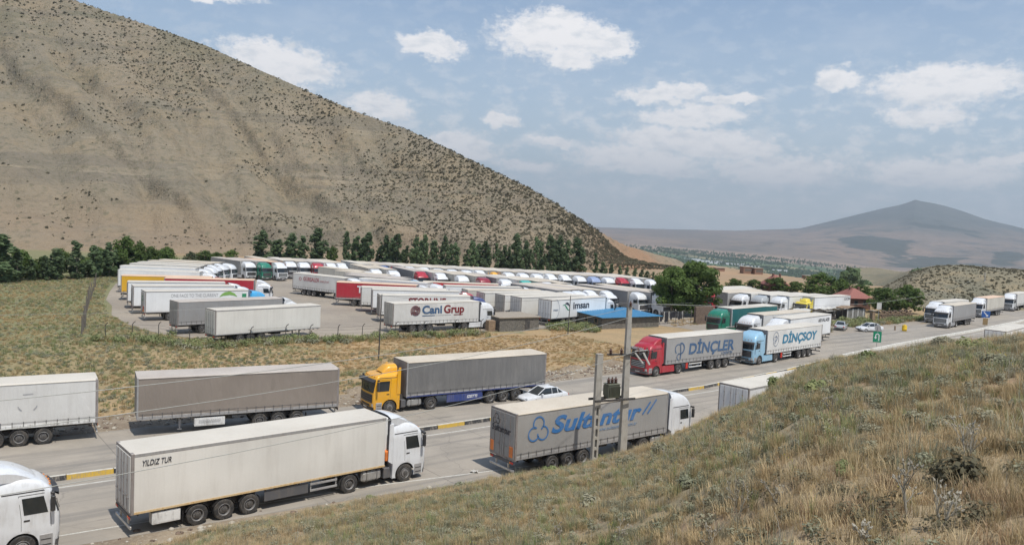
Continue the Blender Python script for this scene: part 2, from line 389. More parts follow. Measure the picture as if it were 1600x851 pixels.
def m_mtn(nb, b):
    P = nb.P
    a = nb.noise(nb.mapping(P, (1, 0.5, 1)), 0.0012, 6, 0.62); c = nb.noise(P, 0.006, 6, 0.7); x, y, z = nb.sep(P)
    k = nb.mix(nb.ramp(a, 0.42, 0.58), (0.285, 0.20, 0.14), (0.20, 0.155, 0.115))
    k = nb.mix(nb.ramp(c, 0.48, 0.66), k, (0.10, 0.095, 0.075))
    k = nb.mix(nb.ramp(nb.math('ADD', z, nb.math('MULTIPLY', nb.noise(P, 0.002, 4), 120.0)), 60.0, 230.0), k, nb.mix(nb.ramp(c, 0.4, 0.6), (0.125, 0.125, 0.10), (0.085, 0.095, 0.075)))
    # dark ragged patches coloured onto the lower slopes
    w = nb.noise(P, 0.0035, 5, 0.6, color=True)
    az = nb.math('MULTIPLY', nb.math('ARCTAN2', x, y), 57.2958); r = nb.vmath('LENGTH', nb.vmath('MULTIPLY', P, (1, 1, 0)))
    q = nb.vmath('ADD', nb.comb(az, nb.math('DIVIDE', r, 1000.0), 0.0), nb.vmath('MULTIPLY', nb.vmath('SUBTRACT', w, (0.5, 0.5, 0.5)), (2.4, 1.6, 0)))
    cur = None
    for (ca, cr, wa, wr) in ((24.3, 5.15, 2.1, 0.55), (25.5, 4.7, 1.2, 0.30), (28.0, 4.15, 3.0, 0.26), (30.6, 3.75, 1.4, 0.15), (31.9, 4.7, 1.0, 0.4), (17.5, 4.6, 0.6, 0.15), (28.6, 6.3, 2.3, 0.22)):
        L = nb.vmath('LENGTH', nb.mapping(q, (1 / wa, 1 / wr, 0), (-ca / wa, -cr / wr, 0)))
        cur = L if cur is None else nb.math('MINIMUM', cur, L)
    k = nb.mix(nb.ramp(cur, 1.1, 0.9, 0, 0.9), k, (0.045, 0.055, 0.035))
    nb.put(b.inputs['Base Color'], k); b.inputs['Roughness'].default_value = 0.95
    bump(nb, b, c, 0.6, 30)
azf = np.concatenate([np.linspace(-180, -10, 50)[:-1], np.linspace(-10, 45, 330), np.linspace(45, 180, 50)[1:]])
link('valley_floor', polar('valley_floor', azf, np.linspace(1250, 3600, 60), far_z, [mat('valley_fields', m_valley)]), kind='structure')
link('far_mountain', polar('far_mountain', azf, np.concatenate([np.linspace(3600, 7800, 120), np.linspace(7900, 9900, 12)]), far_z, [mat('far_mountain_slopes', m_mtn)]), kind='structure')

# the big bare hill on the left
TE = lerp_tab([(-180, 0.30), (-80, 0.33), (-55, 0.32), (-38.86, 0.272), (-32.95, 0.2395), (-30.14, 0.2203), (-26.07, 0.2052), (-21.48, 0.1863), (-17.39, 0.1609), (-13.97, 0.1398), (-11.33, 0.1241), (-7.73, 0.1064), (-4.97, 0.0863), (-2.18, 0.065), (0.63, 0.045), (2.98, 0.0245), (5.82, -0.0044), (8.15, -0.0248), (10.89, -0.0366), (12.91, -0.0442), (16, -0.06), (180, -0.06)])
RB = lerp_tab([(-180, 285), (-33, 285), (-20, 272), (-5, 262), (3, 262), (8, 280), (13, 322), (16, 350), (180, 350)])
SLP = 0.55
def bighill(A, Rr, X, Y):
    te = TE(A); rb = RB(A)
    rc = (H + SLP * rb) / (SLP - te); zc = np.maximum(H + te * rc, 0.5); rc = np.maximum(rc, rb + 25)
    u = (Rr - rb) / np.maximum(rc - rb, 1)
    f = np.where(u < 1, 0.0, 0.0)
    uc = np.clip(u, 0, 1)
    prof = uc * 0.80 + 0.20 * uc ** 2 - 0.05 * np.sin(uc * math.pi) ** 2
    z = zc * prof
    # over the crest it rolls away from the camera
    o = np.clip(u - 1, 0, 3); z = np.where(u > 1, zc * (1 - 0.5 * o - 0.2 * o * o) - np.maximum(Rr - rc, 0) * 0.25 * (te < 0.02), z)
    z = np.where(u < 0, u * 30, z)
    # spurs and gullies: ridged bands that run down and to the right
    m_ = np.clip(uc * 4, 0, 1) * np.clip((1 - uc) * 5, 0, 1) * np.clip(zc / 90, 0, 1)
    q = A * 0.20 + 1.9 * uc + 0.55 * fbm(A * 0.07, uc * 2.2, 3, 31)
    rid = np.abs((q % 1.0) - 0.5) * 2; rid = 1 - (1 - rid) ** 1.5
    q2 = A * 0.55 + 1.2 * uc + 0.6 * fbm(A * 0.2, uc * 3, 3, 37); rid2 = np.abs((q2 % 1.0) - 0.5) * 2
    amp = 7 + 7 * fbm(A * 0.05, uc * 1.5, 2, 77)
    d = (rid - 0.5) * 0.9 * amp + (rid2 - 0.5) * 1.6 + fbm(X * 0.012, Y * 0.012, 5, 41) * 10 + fbm(X * 0.05, Y * 0.05, 4, 43, 0.6) * 4.5
    wv = 0.8 * fbm(A * 0.3, uc * 4, 3, 83)
    for (a0, u0, sl_, am) in ((-22.5, 0.85, 19, 11), (-36, 0.8, 22, 10), (-12.5, 0.8, 15, 7), (-29, 0.75, 20, 6), (-17.5, 0.7, 17, 5), (-7.5, 0.75, 11, 5)):
        ds = (A - a0) - (u0 - uc) * sl_ + wv; d = d + am * 0.62 * np.tanh(ds / 0.5) * np.exp(-np.abs(ds) / 1.9) * np.clip((u0 + 0.12 - uc) * 6, 0, 1)
    z = z + m_ * d * 0.62
    # bench cut along the foot
    be = np.clip(zc / 25, 0, 1)
    z = z - be * 3.2 * np.exp(-((uc - 0.13 - 0.02 * fbm(A * 0.15, A * 0, 2, 5)) / 0.035) ** 2) + be * 1.8 * np.exp(-((uc - 0.20) / 0.03) ** 2)
    z = z + fbm(X * 0.04, Y * 0.04, 3, 61) * 1.2 * np.clip(uc * 12, 0, 1) * np.clip((1.02 - uc) * 12, 0.25, 1)
    return z - np.clip((A - 11.6) / 1.8, 0, 1) * 8 * (0.3 + np.clip((Rr - 330) / 60, 0, 3))
def m_bighill(nb, b):
    P = nb.P; x, y, z = nb.sep(P)
    nrm = nb.new('ShaderNodeNewGeometry').outputs['Normal']
    a = nb.noise(P, 0.012, 5, 0.62); c = nb.noise(P, 0.05, 6, 0.7); d = nb.noise(P, 0.35, 5, 0.75)
    st = nb.noise(nb.mapping(P, (0.006, 0.006, 0.16), rot=(0.05, 0.08, 0)), 1.0, 5, 0.65, 0.4)
    k = nb.mix(nb.ramp(a, 0.38, 0.62), (0.255, 0.205, 0.140), (0.215, 0.182, 0.130))
    k = nb.mix(nb.math('MULTIPLY', nb.ramp(c, 0.45, 0.62), 0.7), k, (0.262, 0.202, 0.126))
    k = nb.mix(nb.math('MULTIPLY', nb.ramp(st, 0.54, 0.60), 0.6), k, (0.165, 0.14, 0.105))
    st2 = nb.noise(nb.mapping(P, (0.015, 0.015, 0.35), rot=(0.04, -0.06, 0)), 1.0, 5, 0.7, 0.6); k = nb.mix(nb.math('MULTIPLY', nb.ramp(st2, 0.58, 0.64), 0.4), k, (0.33, 0.27, 0.19))
    # olive scrub film, thicker near the top
    top = nb.ramp(z, 40.0, 150.0, 0.1, 0.75)
    k = nb.mix(nb.math('MULTIPLY', nb.ramp(nb.noise(P, 0.03, 6, 0.7), 0.44, 0.6), top), k, (0.125, 0.12, 0.07))
    k = nb.mix(nb.math('MULTIPLY', nb.ramp(d, 0.50, 0.64), nb.ramp(nb.noise(P, 0.02, 4), 0.35, 0.6, 0.25, 0.85)), k, (0.125, 0.115, 0.075))
    k = nb.mix(nb.math('MULTIPLY', nb.ramp(d, 0.45, 0.3), 0.45), k, (0.285, 0.235, 0.165))
    foot = nb.math('MULTIPLY', nb.ramp(z, 26.0, 3.0), nb.ramp(nb.noise(P, 0.015, 4), 0.38, 0.55))
    k = nb.mix(nb.math('MULTIPLY', foot, 0.5), k, (0.30, 0.21, 0.135))
    red = nb.math('MULTIPLY', nb.ramp(x, 15.0, 60.0), nb.ramp(nb.noise(P, 0.02, 5, 0.65), 0.35, 0.6))
    k = nb.mix(nb.math('MULTIPLY', red, 0.85), k, (0.33, 0.175, 0.095))
    dots = nb.new('ShaderNodeTexVoronoi'); nb.put(dots.inputs['Vector'], nb.vmath('ADD', P, nb.vmath('MULTIPLY', nb.noise(P, 0.3, 3, color=True), (4.0, 4.0, 4.0)))); dots.inputs['Scale'].default_value = 0.28
    sp = nb.math('MULTIPLY', nb.ramp(dots.outputs['Distance'], 0.32, 0.16), nb.ramp(nb.noise(P, 0.035, 5, 0.7), 0.40, 0.55, 0.08, 0.65)); k = nb.mix(sp, k, (0.135, 0.122, 0.075))
    nb.put(b.inputs['Base Color'], k); b.inputs['Roughness'].default_value = 0.95
    bump(nb, b, nb.math('ADD', nb.math('MULTIPLY', c, 1.5), nb.math('MULTIPLY', d, 0.5)), 0.7, 3.0)
M_BIG = mat('big_hill_slope', m_bighill)
azb = np.concatenate([np.linspace(-110, -46, 60)[:-1], np.linspace(-46, 14, 560)])
rsb = np.concatenate([np.linspace(240, 480, 150), np.geomspace(482, 1500, 190)])
link('big_hill', polar('big_hill', azb, rsb, bighill, [M_BIG]), kind='structure')

# mound on the right behind the road
MC = lerp_tab([(22.5, -0.075), (24.73, -0.0586), (25.28, -0.0534), (25.83, -0.0483), (26.89, -0.0361), (28, -0.0300), (29.38, -0.0274), (32.76, -0.0266), (35.92, -0.026), (50, -0.02), (60, -0.03), (70, -0.09)])
def mound(A, Rr, X, Y):
    tc = MC(A); rb = np.interp(A, [22, 26, 30, 36, 50], [222, 205, 212, 235, 270]); rc = rb + 75; zc = np.maximum(H + tc * rc, -2)
    u = (Rr - rb) / 75; uc = np.clip(u, 0, 1)
    z = zc * np.sin(uc * math.pi / 2) ** 0.9
    z = np.where(u > 1, zc * np.clip(1 - (u - 1) ** 2 * 0.3, -1, 1), z)
    edge = np.clip((A - 22.5) / 1.5, 0, 1)
    z = z * edge + np.clip(uc * 5, 0, 1) * np.clip((1.15 - uc) * 4, 0.15, 1) * fbm(X * 0.03, Y * 0.03, 5, 51) * 2.2 * edge
    return np.where(u < 0, -0.5, z) - 0.1 - 30 * (1 - np.clip((A - 22.2) / 0.8, 0, 1))
def m_mound(nb, b):
    P = nb.P; c = nb.noise(P, 0.06, 6, 0.7); d = nb.noise(P, 0.6, 5, 0.75); a = nb.noise(P, 0.02, 4)
    k = nb.mix(nb.ramp(a, 0.4, 0.6), (0.165, 0.15, 0.10), (0.215, 0.185, 0.12))
    k = nb.mix(nb.ramp(c, 0.5, 0.66), k, (0.27, 0.215, 0.13))
    k = nb.mix(nb.math('MULTIPLY', nb.ramp(d, 0.52, 0.66), 0.75), k, (0.075, 0.08, 0.045))
    nb.put(b.inputs['Base Color'], k); b.inputs['Roughness'].default_value = 0.95; bump(nb, b, d, 0.6, 0.6)
link('grassy_mound', polar('grassy_mound', np.linspace(21.8, 70, 200), np.linspace(195, 440, 90), mound, [mat('mound_scrub', m_mound)]), kind='structure')

# ------------------------------------------------------------------ roads, lot, kerbs
def ribbon(name, s0, s1, ds, ta, tb, z, mats, kind='structure', nt=4, wig=0.0):
    ss = np.arange(s0, s1 + ds / 2, ds); V = []
    for s in ss:
        a = float(ta(s)); b = float(tb(s))
        a += wig * float(fbm(np.array(s * .31), np.array(1.7), 3, 5)); b += wig * float(fbm(np.array(s * .27), np.array(8.7), 3, 15))
        for k in range(nt + 1):
            x, y = st2xy(s, a + (b - a) * k / nt); V.append((x, y, z))
    n = nt + 1; F = [(i * n + j, (i + 1) * n + j, (i + 1) * n + j + 1, i * n + j + 1) for i in range(len(ss) - 1) for j in range(nt)]
    return link(name, np_mesh(name, np.array(V), np.array(F), mats, False), kind=kind)
ROT = (0, 0, -TH)
def m_road(nb, b):
    P = nb.mapping(nb.P, rot=ROT)   # x now runs along the road
    base = nb.noise(nb.P, 0.35, 5, 0.65); fine = nb.noise(nb.P, 9.0, 4, 0.8); s = nb.sep(P)
    tr = nb.noise(nb.mapping(P, (0.03, 0.9, 1)), 1.0, 4, 0.6)
    k = nb.mix(nb.ramp(base, 0.35, 0.65), (0.36, 0.315, 0.26), (0.30, 0.265, 0.22))
    k = nb.mix(nb.math('MULTIPLY', nb.ramp(tr, 0.46, 0.62), 0.6), k, (0.19, 0.175, 0.155))
    k = nb.mix(nb.math('MULTIPLY', nb.ramp(fine, 0.45, 0.75), 0.3), k, (0.38, 0.35, 0.30))
    oil = nb.noise(nb.mapping(P, (0.25, 0.9, 1), (4, 7, 0)), 1.0, 5, 0.7)
    k = nb.mix(nb.math('MULTIPLY', nb.ramp(oil, 0.58, 0.72), 0.55), k, (0.10, 0.09, 0.08))
    # transverse slab joints and a few sealed cracks
    j = nb.math('ABSOLUTE', nb.math('SUBTRACT', nb.math('FRACT', nb.math('DIVIDE', s[0], 7.5)), 0.5))
    k = nb.mix(nb.math('MULTIPLY', nb.ramp(j, 0.006, 0.002), 0.55), k, (0.11, 0.10, 0.09))
    v = nb.new('ShaderNodeTexVoronoi', feature='DISTANCE_TO_EDGE'); nb.put(v.inputs['Vector'], nb.vmath('ADD', nb.P, nb.noise(nb.P, 0.8, 3, color=True))); v.inputs['Scale'].default_value = 0.16
    k = nb.mix(nb.math('MULTIPLY', nb.ramp(v.outputs['Distance'], 0.006, 0.0), 0.4), k, (0.12, 0.11, 0.10))
    nb.put(b.inputs['Base Color'], k); b.inputs['Roughness'].default_value = 0.8; bump(nb, b, fine, 0.25, 0.01)
def m_dirt(nb, b):
    P = nb.P; a = nb.noise(P, 0.3, 5, 0.65); d = nb.noise(P, 4.0, 5, 0.8)
    k = nb.mix(nb.ramp(a, 0.38, 0.62), (0.30, 0.24, 0.17), (0.22, 0.17, 0.12))
    k = nb.mix(nb.math('MULTIPLY', nb.ramp(d, 0.5, 0.75), 0.7), k, (0.46, 0.41, 0.33))
    k = nb.mix(nb.math('MULTIPLY', nb.ramp(d, 0.48, 0.3), 0.6), k, (0.12, 0.095, 0.07))
    nb.put(b.inputs['Base Color'], k); b.inputs['Roughness'].default_value = 0.95; bump(nb, b, d, 0.7, 0.05)
def m_lot(nb, b):
    P = nb.P; a = nb.noise(P, 0.07, 5, 0.65); c = nb.noise(P, 0.6, 5, 0.7); d = nb.noise(P, 6.0, 4, 0.8)
    k = nb.mix(nb.ramp(a, 0.38, 0.62), (0.34, 0.29, 0.23), (0.28, 0.24, 0.195))
    k = nb.mix(nb.math('MULTIPLY', nb.ramp(c, 0.52, 0.7), 0.5), k, (0.17, 0.15, 0.13))
    k = nb.mix(nb.math('MULTIPLY', nb.ramp(d, 0.5, 0.75), 0.35), k, (0.38, 0.34, 0.28))
    o = nb.noise(nb.mapping(P, (1, 1, 1), (4, 9, 0)), 0.35, 5, 0.7); k = nb.mix(nb.math('MULTIPLY', nb.ramp(o, 0.64, 0.74), 0.5), k, (0.09, 0.085, 0.08))
    nb.put(b.inputs['Base Color'], k); b.inputs['Roughness'].default_value = 0.9; bump(nb, b, d, 0.3, 0.02)
M_ROAD = mat('worn_concrete_road', m_road); M_DIRT = mat('roadside_dirt', m_dirt); M_LOT = mat('lot_surface', m_lot)
M_LINE = M_simple('worn_white_line', (0.62, 0.60, 0.54), 0.8, dirt=0.8, dirtcol=(0.30, 0.27, 0.23), scale=3)

ribbon('roadside_verge', -90, 84, 1.5, lambda s: FAR(s) - 1, lambda s: FAR(s) + (4.2 if s < 62 else 3.4), 0.004, [M_DIRT], wig=1.3)
ribbon('hill_foot_verge', -90, 300, 1.5, lambda s: NEAR(s) - 2.0, lambda s: NEAR(s) + 1.3, 0.004, [M_DIRT], wig=0.5)
ribbon('near_road', -90, 330, 3, lambda s: NEAR(s) + 0.8, lambda s: MED(s) - 0.0, 0.010, [M_ROAD], wig=0.12)
ribbon('far_road', -90, 330, 3, lambda s: MED(s) + 0.3, FAR, 0.012, [M_ROAD], wig=0.12)
ribbon('median_line', -90, 330, 3, lambda s: MED(s) - 1.55, lambda s: MED(s) - 1.40, 0.016, [M_LINE], nt=1)
ribbon('edge_line', -90, 330, 3, lambda s: NEAR(s) + 2.3, lambda s: NEAR(s) + 2.42, 0.016, [M_LINE], nt=1)
lotp = [(-38, 93.2), (-34, 89.6), (-27, 94.5), (-20, 98.2), (-10, 105), (-3, 110.5), (2, 114.3), (12, 118.6), (23.5, 126), (27, 124), (31, 118), (29.5, 111), (22, 101), (17, 94.6)]
for s in np.arange(86, 152, 4): lotp.append(st2xy(s, float(FAR(s)) - 0.4))
lotp += [st2xy(152, 68), (84, 155), (70, 148), (67, 160), (62, 178), (52, 190), (42, 212), (20, 216), (-20, 218), (-60, 218), (-84, 205), (-84, 190), (-78.5, 170), (-76, 152), (-70, 138), (-64.5, 126), (-60, 119), (-55, 109), (-47.5, 99.5), (-42, 95)]
mb = MB(); mb.add([(x, y, 0.007) for x, y in lotp], [tuple(range(len(lotp)))])
import bmesh
me = mb.mesh('lorry_park_surface', [M_LOT]); bm = bmesh.new(); bm.from_mesh(me); bmesh.ops.triangulate(bm, faces=bm.faces[:]); bm.to_mesh(me); bm.free()
link('lorry_park_surface', me, kind='structure')
# ground under the lot is flat; lift the sheet clear of the slight unevenness of the field
M_KY = M_simple('kerb_yellow_paint', (0.62, 0.40, 0.055), 0.75, dirt=1.0, dirtcol=(0.32, 0.27, 0.20), scale=2.2)
M_KB = M_simple('kerb_black_paint', (0.045, 0.045, 0.048), 0.75, dirt=1.0, dirtcol=(0.33, 0.29, 0.24), scale=2.2)
M_KW = M_simple('kerb_white_paint', (0.72, 0.70, 0.64), 0.75, dirt=0.8, dirtcol=(0.35, 0.30, 0.24), scale=3)
M_KT = M_simple('kerb_pale_top', (0.60, 0.57, 0.49), 0.8, dirt=0.8, dirtcol=(0.33, 0.28, 0.22), scale=4)
mk = empty('median_kerb', *st2xy(20, 48.6)); mk['kind'] = 'structure'
mki = Matrix.Translation(-mk.location)
def kerb_mesh(h):
    b = MB(); b.prism([(-0.0, 0), (0.02, h - .02), (0.02, h)] [:0] or [(0, -0.02), (0.03, h), (0.27, h), (0.30, -0.02)], 0.012, 2.388, inset=0.012); return b
for i, s in enumerate(np.arange(-47.2, 300, 2.4)):
    m0 = float(MED(s)); m1 = float(MED(s + 2.4)); a = math.atan2(m1 - m0, 2.4)
    white = s > 96
    x, y = st2xy(s, m0)
    mm = M_KW if white else (M_KY if i % 2 else M_KB)
    me = cached(('kerb_block', white), [mm], lambda: kerb_mesh(0.36 if white else 0.27))
    o = link('kerb_block', me, mk, (x - mk.location.x, y - mk.location.y, 0), (0, 0, TH + a - math.pi / 2))
    o.scale = (1, 1, 1)
    # local +y of the block runs along the road, local +x towards the near lane
    if i % 9 == 4: o.rotation_euler.x = 0.006
tag(mk, None)
topm = MB()
for i, s in enumerate(np.arange(-47.2, 95, 2.4)):
    x, y = st2xy(s + 1.2, float(MED(s + 1.2)) - 0.0); T = Matrix.Translation((x - mk.location.x, y - mk.location.y, 0)) @ Matrix.Rotation(TH + math.atan2(float(MED(s + 2.4) - MED(s)), 2.4), 4, 'Z')
    topm.box(-1.18, 1.18, -0.26, -0.045, 0.2705, 0.29, bev=0.008, T=T)
o = link('kerb_top_render', topm.mesh('kerb_top_render', [M_KT]), mk, kind='stuff')

# ------------------------------------------------------------------ vehicle materials
M_TYRE = M_simple('tyre_rubber', (0.030, 0.029, 0.028), 0.8, dirt=0.55, dirtcol=(0.19, 0.16, 0.13), scale=3)
M_RIM = M_simple('wheel_rim_steel', (0.36, 0.35, 0.34), 0.5, 0.5, dirt=0.7, dirtcol=(0.13, 0.10, 0.08), scale=6)
M_HUB = M_simple('wheel_hub_dark', (0.10, 0.095, 0.09), 0.6, 0.3, dirt=0.5)
M_CHAS = M_simple('chassis_dark', (0.055, 0.053, 0.052), 0.7, 0.1, dirt=0.6, dirtcol=(0.20, 0.17, 0.14), scale=2)
M_ALU = M_simple('bare_aluminium', (0.55, 0.55, 0.54), 0.4, 0.7, dirt=0.6, dirtcol=(0.25, 0.22, 0.19), scale=3)
M_GREYST = M_simple('grey_steel', (0.38, 0.37, 0.36), 0.55, 0.2, dirt=0.5, dirtcol=(0.20, 0.17, 0.15), scale=2)
M_FRAME = M_simple('door_frame_steel', (0.30, 0.27, 0.255), 0.55, 0.1, dirt=0.6, dirtcol=(0.14, 0.11, 0.09), scale=2)
M_BLK = M_simple('black_plastic', (0.03, 0.03, 0.032), 0.5, dirt=0.4, dirtcol=(0.15, 0.13, 0.11))
M_DKGREY = M_simple('dark_grey_panel', (0.10, 0.10, 0.105), 0.55, dirt=0.5, dirtcol=(0.2, 0.17, 0.14))
M_RED = M_simple('red_lens', (0.55, 0.03, 0.02), 0.25); M_ORANGE = M_simple('orange_board', (0.80, 0.23, 0.05), 0.5, dirt=0.4)
M_WHITEP = M_simple('white_board', (0.72, 0.71, 0.68), 0.5, dirt=0.6)
M_LAMP = M_simple('headlamp_glass', (0.55, 0.57, 0.58), 0.08, 0.3, dirt=0.1)
M_SOCK = M_simple('amber_lens', (0.75, 0.25, 0.03), 0.2, dirt=0.1)
def m_glass(nb, b):
    n = nb.noise(nb.O, 1.4, 3)
    nb.put(b.inputs['Base Color'], nb.mix(n, (0.012, 0.016, 0.018), (0.035, 0.042, 0.045))); b.inputs['Roughness'].default_value = 0.06
    b.inputs['Specular IOR Level'].default_value = 0.7
M_GLASS = mat('dark_cab_glass', m_glass)
PAINT = {}
def paint(c, col, coat=0.6):
    PAINT[c] = M_simple('paint_' + c, col, 0.32, dirt=0.28, dirtcol=(0.30, 0.26, 0.21), scale=1.2, coat=coat)
for c, v in dict(white=(0.74, 0.75, 0.76), cool=(0.62, 0.68, 0.74), red=(0.42, 0.012, 0.03), darkred=(0.27, 0.02, 0.035), green=(0.012, 0.20, 0.125), yellow=(0.82, 0.40, 0.015), lemon=(0.78, 0.62, 0.06), lightblue=(0.30, 0.52, 0.68), azure=(0.06, 0.38, 0.70), blue=(0.04, 0.13, 0.42), navy=(0.025, 0.05, 0.20), teal=(0.07, 0.42, 0.36), silver=(0.42, 0.44, 0.45), bluegrey=(0.30, 0.37, 0.55), grey=(0.28, 0.29, 0.31)).items(): paint(c, v)
PB = {'tarp_white': M_panel('tarp_offwhite', (0.70, 0.685, 0.65), 0.6, 0.28, fold=0.35), 'tarp_cream': M_panel('tarp_cream', (0.58, 0.55, 0.48), 0.6, 0.45, fold=0.35),
      'tarp_grey': M_panel('tarp_grey', (0.315, 0.31, 0.305), 0.6, 0.35, fold=0.4), 'tarp_taupe': M_panel('tarp_taupe', (0.25, 0.21, 0.175), 0.65, 0.3, fold=0.45, dirtcol=(0.33, 0.28, 0.24)),
      'tarp_lightgrey': M_panel('tarp_lightgrey', (0.345, 0.335, 0.32), 0.6, 0.22, fold=0.35), 'tarp_dkgrey': M_panel('tarp_darkgrey', (0.165, 0.16, 0.155), 0.6, 0.4, fold=0.6, dirtcol=(0.33, 0.31, 0.28)),
      'tarp_red': M_panel('tarp_red', (0.42, 0.018, 0.035), 0.55, 0.25, fold=0.3), 'tarp_redstripe': M_panel('tarp_brightred', (0.58, 0.02, 0.025), 0.55, 0.15, fold=0.3),
      'tarp_yellow': M_panel('tarp_yellow', (0.72, 0.40, 0.02), 0.55, 0.2, fold=0.3), 'tarp_teal': M_panel('tarp_teal', (0.01, 0.13, 0.135), 0.55, 0.2, fold=0.3),
      'reefer_white': M_panel('reefer_white', (0.80, 0.80, 0.79), 0.4, 0.18), 'reefer_cream': M_panel('reefer_cream', (0.74, 0.715, 0.66), 0.42, 0.26)}
M_ROOFW = M_panel('trailer_roof_white', (0.62, 0.575, 0.50), 0.6, 0.25, dirtcol=(0.45, 0.36, 0.24)); M_ROOFC = M_panel('trailer_roof_cream', (0.60, 0.53, 0.43), 0.65, 0.45, dirtcol=(0.38, 0.28, 0.18))
M_ROOFG = M_panel('trailer_roof_grey', (0.50, 0.45, 0.40), 0.65, 0.5, dirtcol=(0.30, 0.23, 0.18)); M_ROOFP = M_panel('trailer_roof_peach', (0.70, 0.50, 0.36), 0.65, 0.45, dirtcol=(0.50, 0.32, 0.2))

# ------------------------------------------------------------------ wheels
RW = 0.52
def tyre_geo():
    b = MB(); b.lathe([(0.30, -0.02), (0.40, -0.035), (0.485, -0.02), (0.515, 0.02), (RW, 0.05), (RW, 0.24), (0.515, 0.27), (0.485, 0.31), (0.30, 0.30)], 32); return b
def rim_geo():
    b = MB(); b.lathe([(0.305, -0.022), (0.29, -0.03), (0.275, -0.01), (0.262, 0.08), (0.205, 0.10), (0.17, 0.045), (0.115, 0.045), (0.11, -0.03), (0.07, -0.045), (0.0, -0.045)], 28, mis=[0, 0, 0, 1, 0, 0, 1, 1, 1])
    for k in range(10):
        t = 2 * math.pi * k / 10; c = (0.145 * math.cos(t), 0.145 * math.sin(t)); b.box(c[0] - .014, c[0] + .014, 0.02, 0.047, c[1] - .014, c[1] + .014, 1)
        c = (0.233 * math.cos(t), 0.233 * math.sin(t)); b.box(c[0] - .022, c[0] + .022, 0.075, 0.083, c[1] - .022, c[1] + .022, 1)
    return b
def rim_front_geo():
    b = MB(); b.lathe([(0.305, -0.022), (0.29, -0.03), (0.275, -0.01), (0.262, 0.03), (0.22, -0.035), (0.15, -0.055), (0.12, -0.055), (0.11, -0.10), (0.06, -0.115), (0.0, -0.115)], 28, mis=[0, 0, 0, 1, 0, 0, 1, 1, 1])
    for k in range(10):
        t = 2 * math.pi * k / 10; c = (0.165 * math.cos(t), 0.165 * math.sin(t)); b.box(c[0] - .014, c[0] + .014, -0.075, -0.04, c[1] - .014, c[1] + .014, 1)
    return b
def wheel(par, x, side, front=False, hw=1.25, lod=2, r=RW):
    """side -1: right of the vehicle (outer face towards -y)"""
    y = side * hw; rot = (0, random.random() * 6, 0) if side < 0 else (0, random.random() * 6, math.pi)
    w = link('wheel', cached('tyre', [M_TYRE], tyre_geo, 40), par, (x, y, r), rot); k = r / RW; w.scale = (k, 1, k)
    link('rim', cached('rim_front' if front else 'rim', [M_RIM, M_HUB], rim_front_geo if front else rim_geo, 35), w)
    return w

# ------------------------------------------------------------------ lettering
def text_geo(body, size, shear=0.0, bold=0.0, spacing=1.0, sx=1.0, fn=None):
    key = (body, size, shear, bold, spacing, sx)
    if ('txt', key) in _cache: return _cache[('txt', key)]
    c = bpy.data.curves.new('t', 'FONT'); c.body = body; c.size = size; c.shear = shear; c.offset = bold; c.space_character = spacing; c.extrude = 0.003; c.resolution_u = 4
    c.align_x = 'LEFT'
    o = bpy.data.objects.new('t', c); COL.objects.link(o); bpy.context.view_layer.update()
    me = bpy.data.meshes.new_from_object(o); bpy.data.objects.remove(o)
    for v in me.vertices: v.co.x *= sx
    _cache[('txt', key)] = me; return me
def lettering(par, body, x, y, z, size, side, m_, shear=0.0, bold=0.0, spacing=1.0, sx=1.0, name='lettering', width=None, rotz=None):
    me = text_geo(body, size, shear, bold, spacing, sx)
    me = me.copy(); me.materials.clear(); me.materials.append(m_)
    w = max(v.co.x for v in me.vertices) - min(v.co.x for v in me.vertices)
    k = 1 if width is None else width / w
    rz = (0 if side < 0 else math.pi) if rotz is None else rotz
    o = link(name, me, par, (x, y, z), (math.pi / 2, 0, rz), (k, 1, 1)); return o

# ------------------------------------------------------------------ trailer
TL, TWH, TT, TB = 13.6, 1.275, 4.0, 1.18
def wavy_side(sgn, amp, x0=0.10, x1=13.5, z0=1.36, z1=3.86, nx=110, nz=10, seed=0):
    def g():
        b = MB()
        def P(i, j):
            x = x0 + (x1 - x0) * i / (nx - 1); z = z0 + (z1 - z0) * j / (nz - 1)
            e = min(1, 5 * (x - x0), 5 * (x1 - x)) * min(1, 4 * (z1 - z) + .05)
            n = noise.noise(Vector((x * 1.1 + seed * 9, z * 0.45, seed))) + 0.5 * noise.noise(Vector((x * 3.2, z * 0.5 + x * .25, seed + 5)))
            return (x, sgn * (TWH - 0.006 + amp * n * e), z)
        b.grid(P, nx, nz) if sgn < 0 else b.grid(lambda i, j: P(nx - 1 - i, j), nx, nz)
        return b
    return g
def strap_geo(sgn, n=22, reach=0.34):
    def g():
        b = MB(); b.box(0.15, 13.45, *sorted((sgn * (TWH + .012), sgn * (TWH + .020))), 1.52, 1.535)
        for i in range(n):
            x = 0.45 + i * (12.8 / (n - 1)); y0, y1 = sorted((sgn * (TWH + .010), sgn * (TWH + .026)))
            b.box(x - .02, x + .02, y0, y1, 1.24, 1.24 + reach)
        return b
    return g
def door_hw():
    b = MB()
    for s in (-1, 1):
        for yy in (0.22, 0.78):
            b.tube([(-0.065, s * yy, 1.2), (-0.065, s * yy, 3.84)], 0.017, 6)
            for z in (1.35, 2.0, 2.7, 3.4): b.box(-0.09, -0.03, s * yy - .035, s * yy + .035, z - .02, z + .02)
            b.box(-0.085, -0.055, *sorted((s * yy, s * (yy + .3))), 1.86, 1.90)
    return b
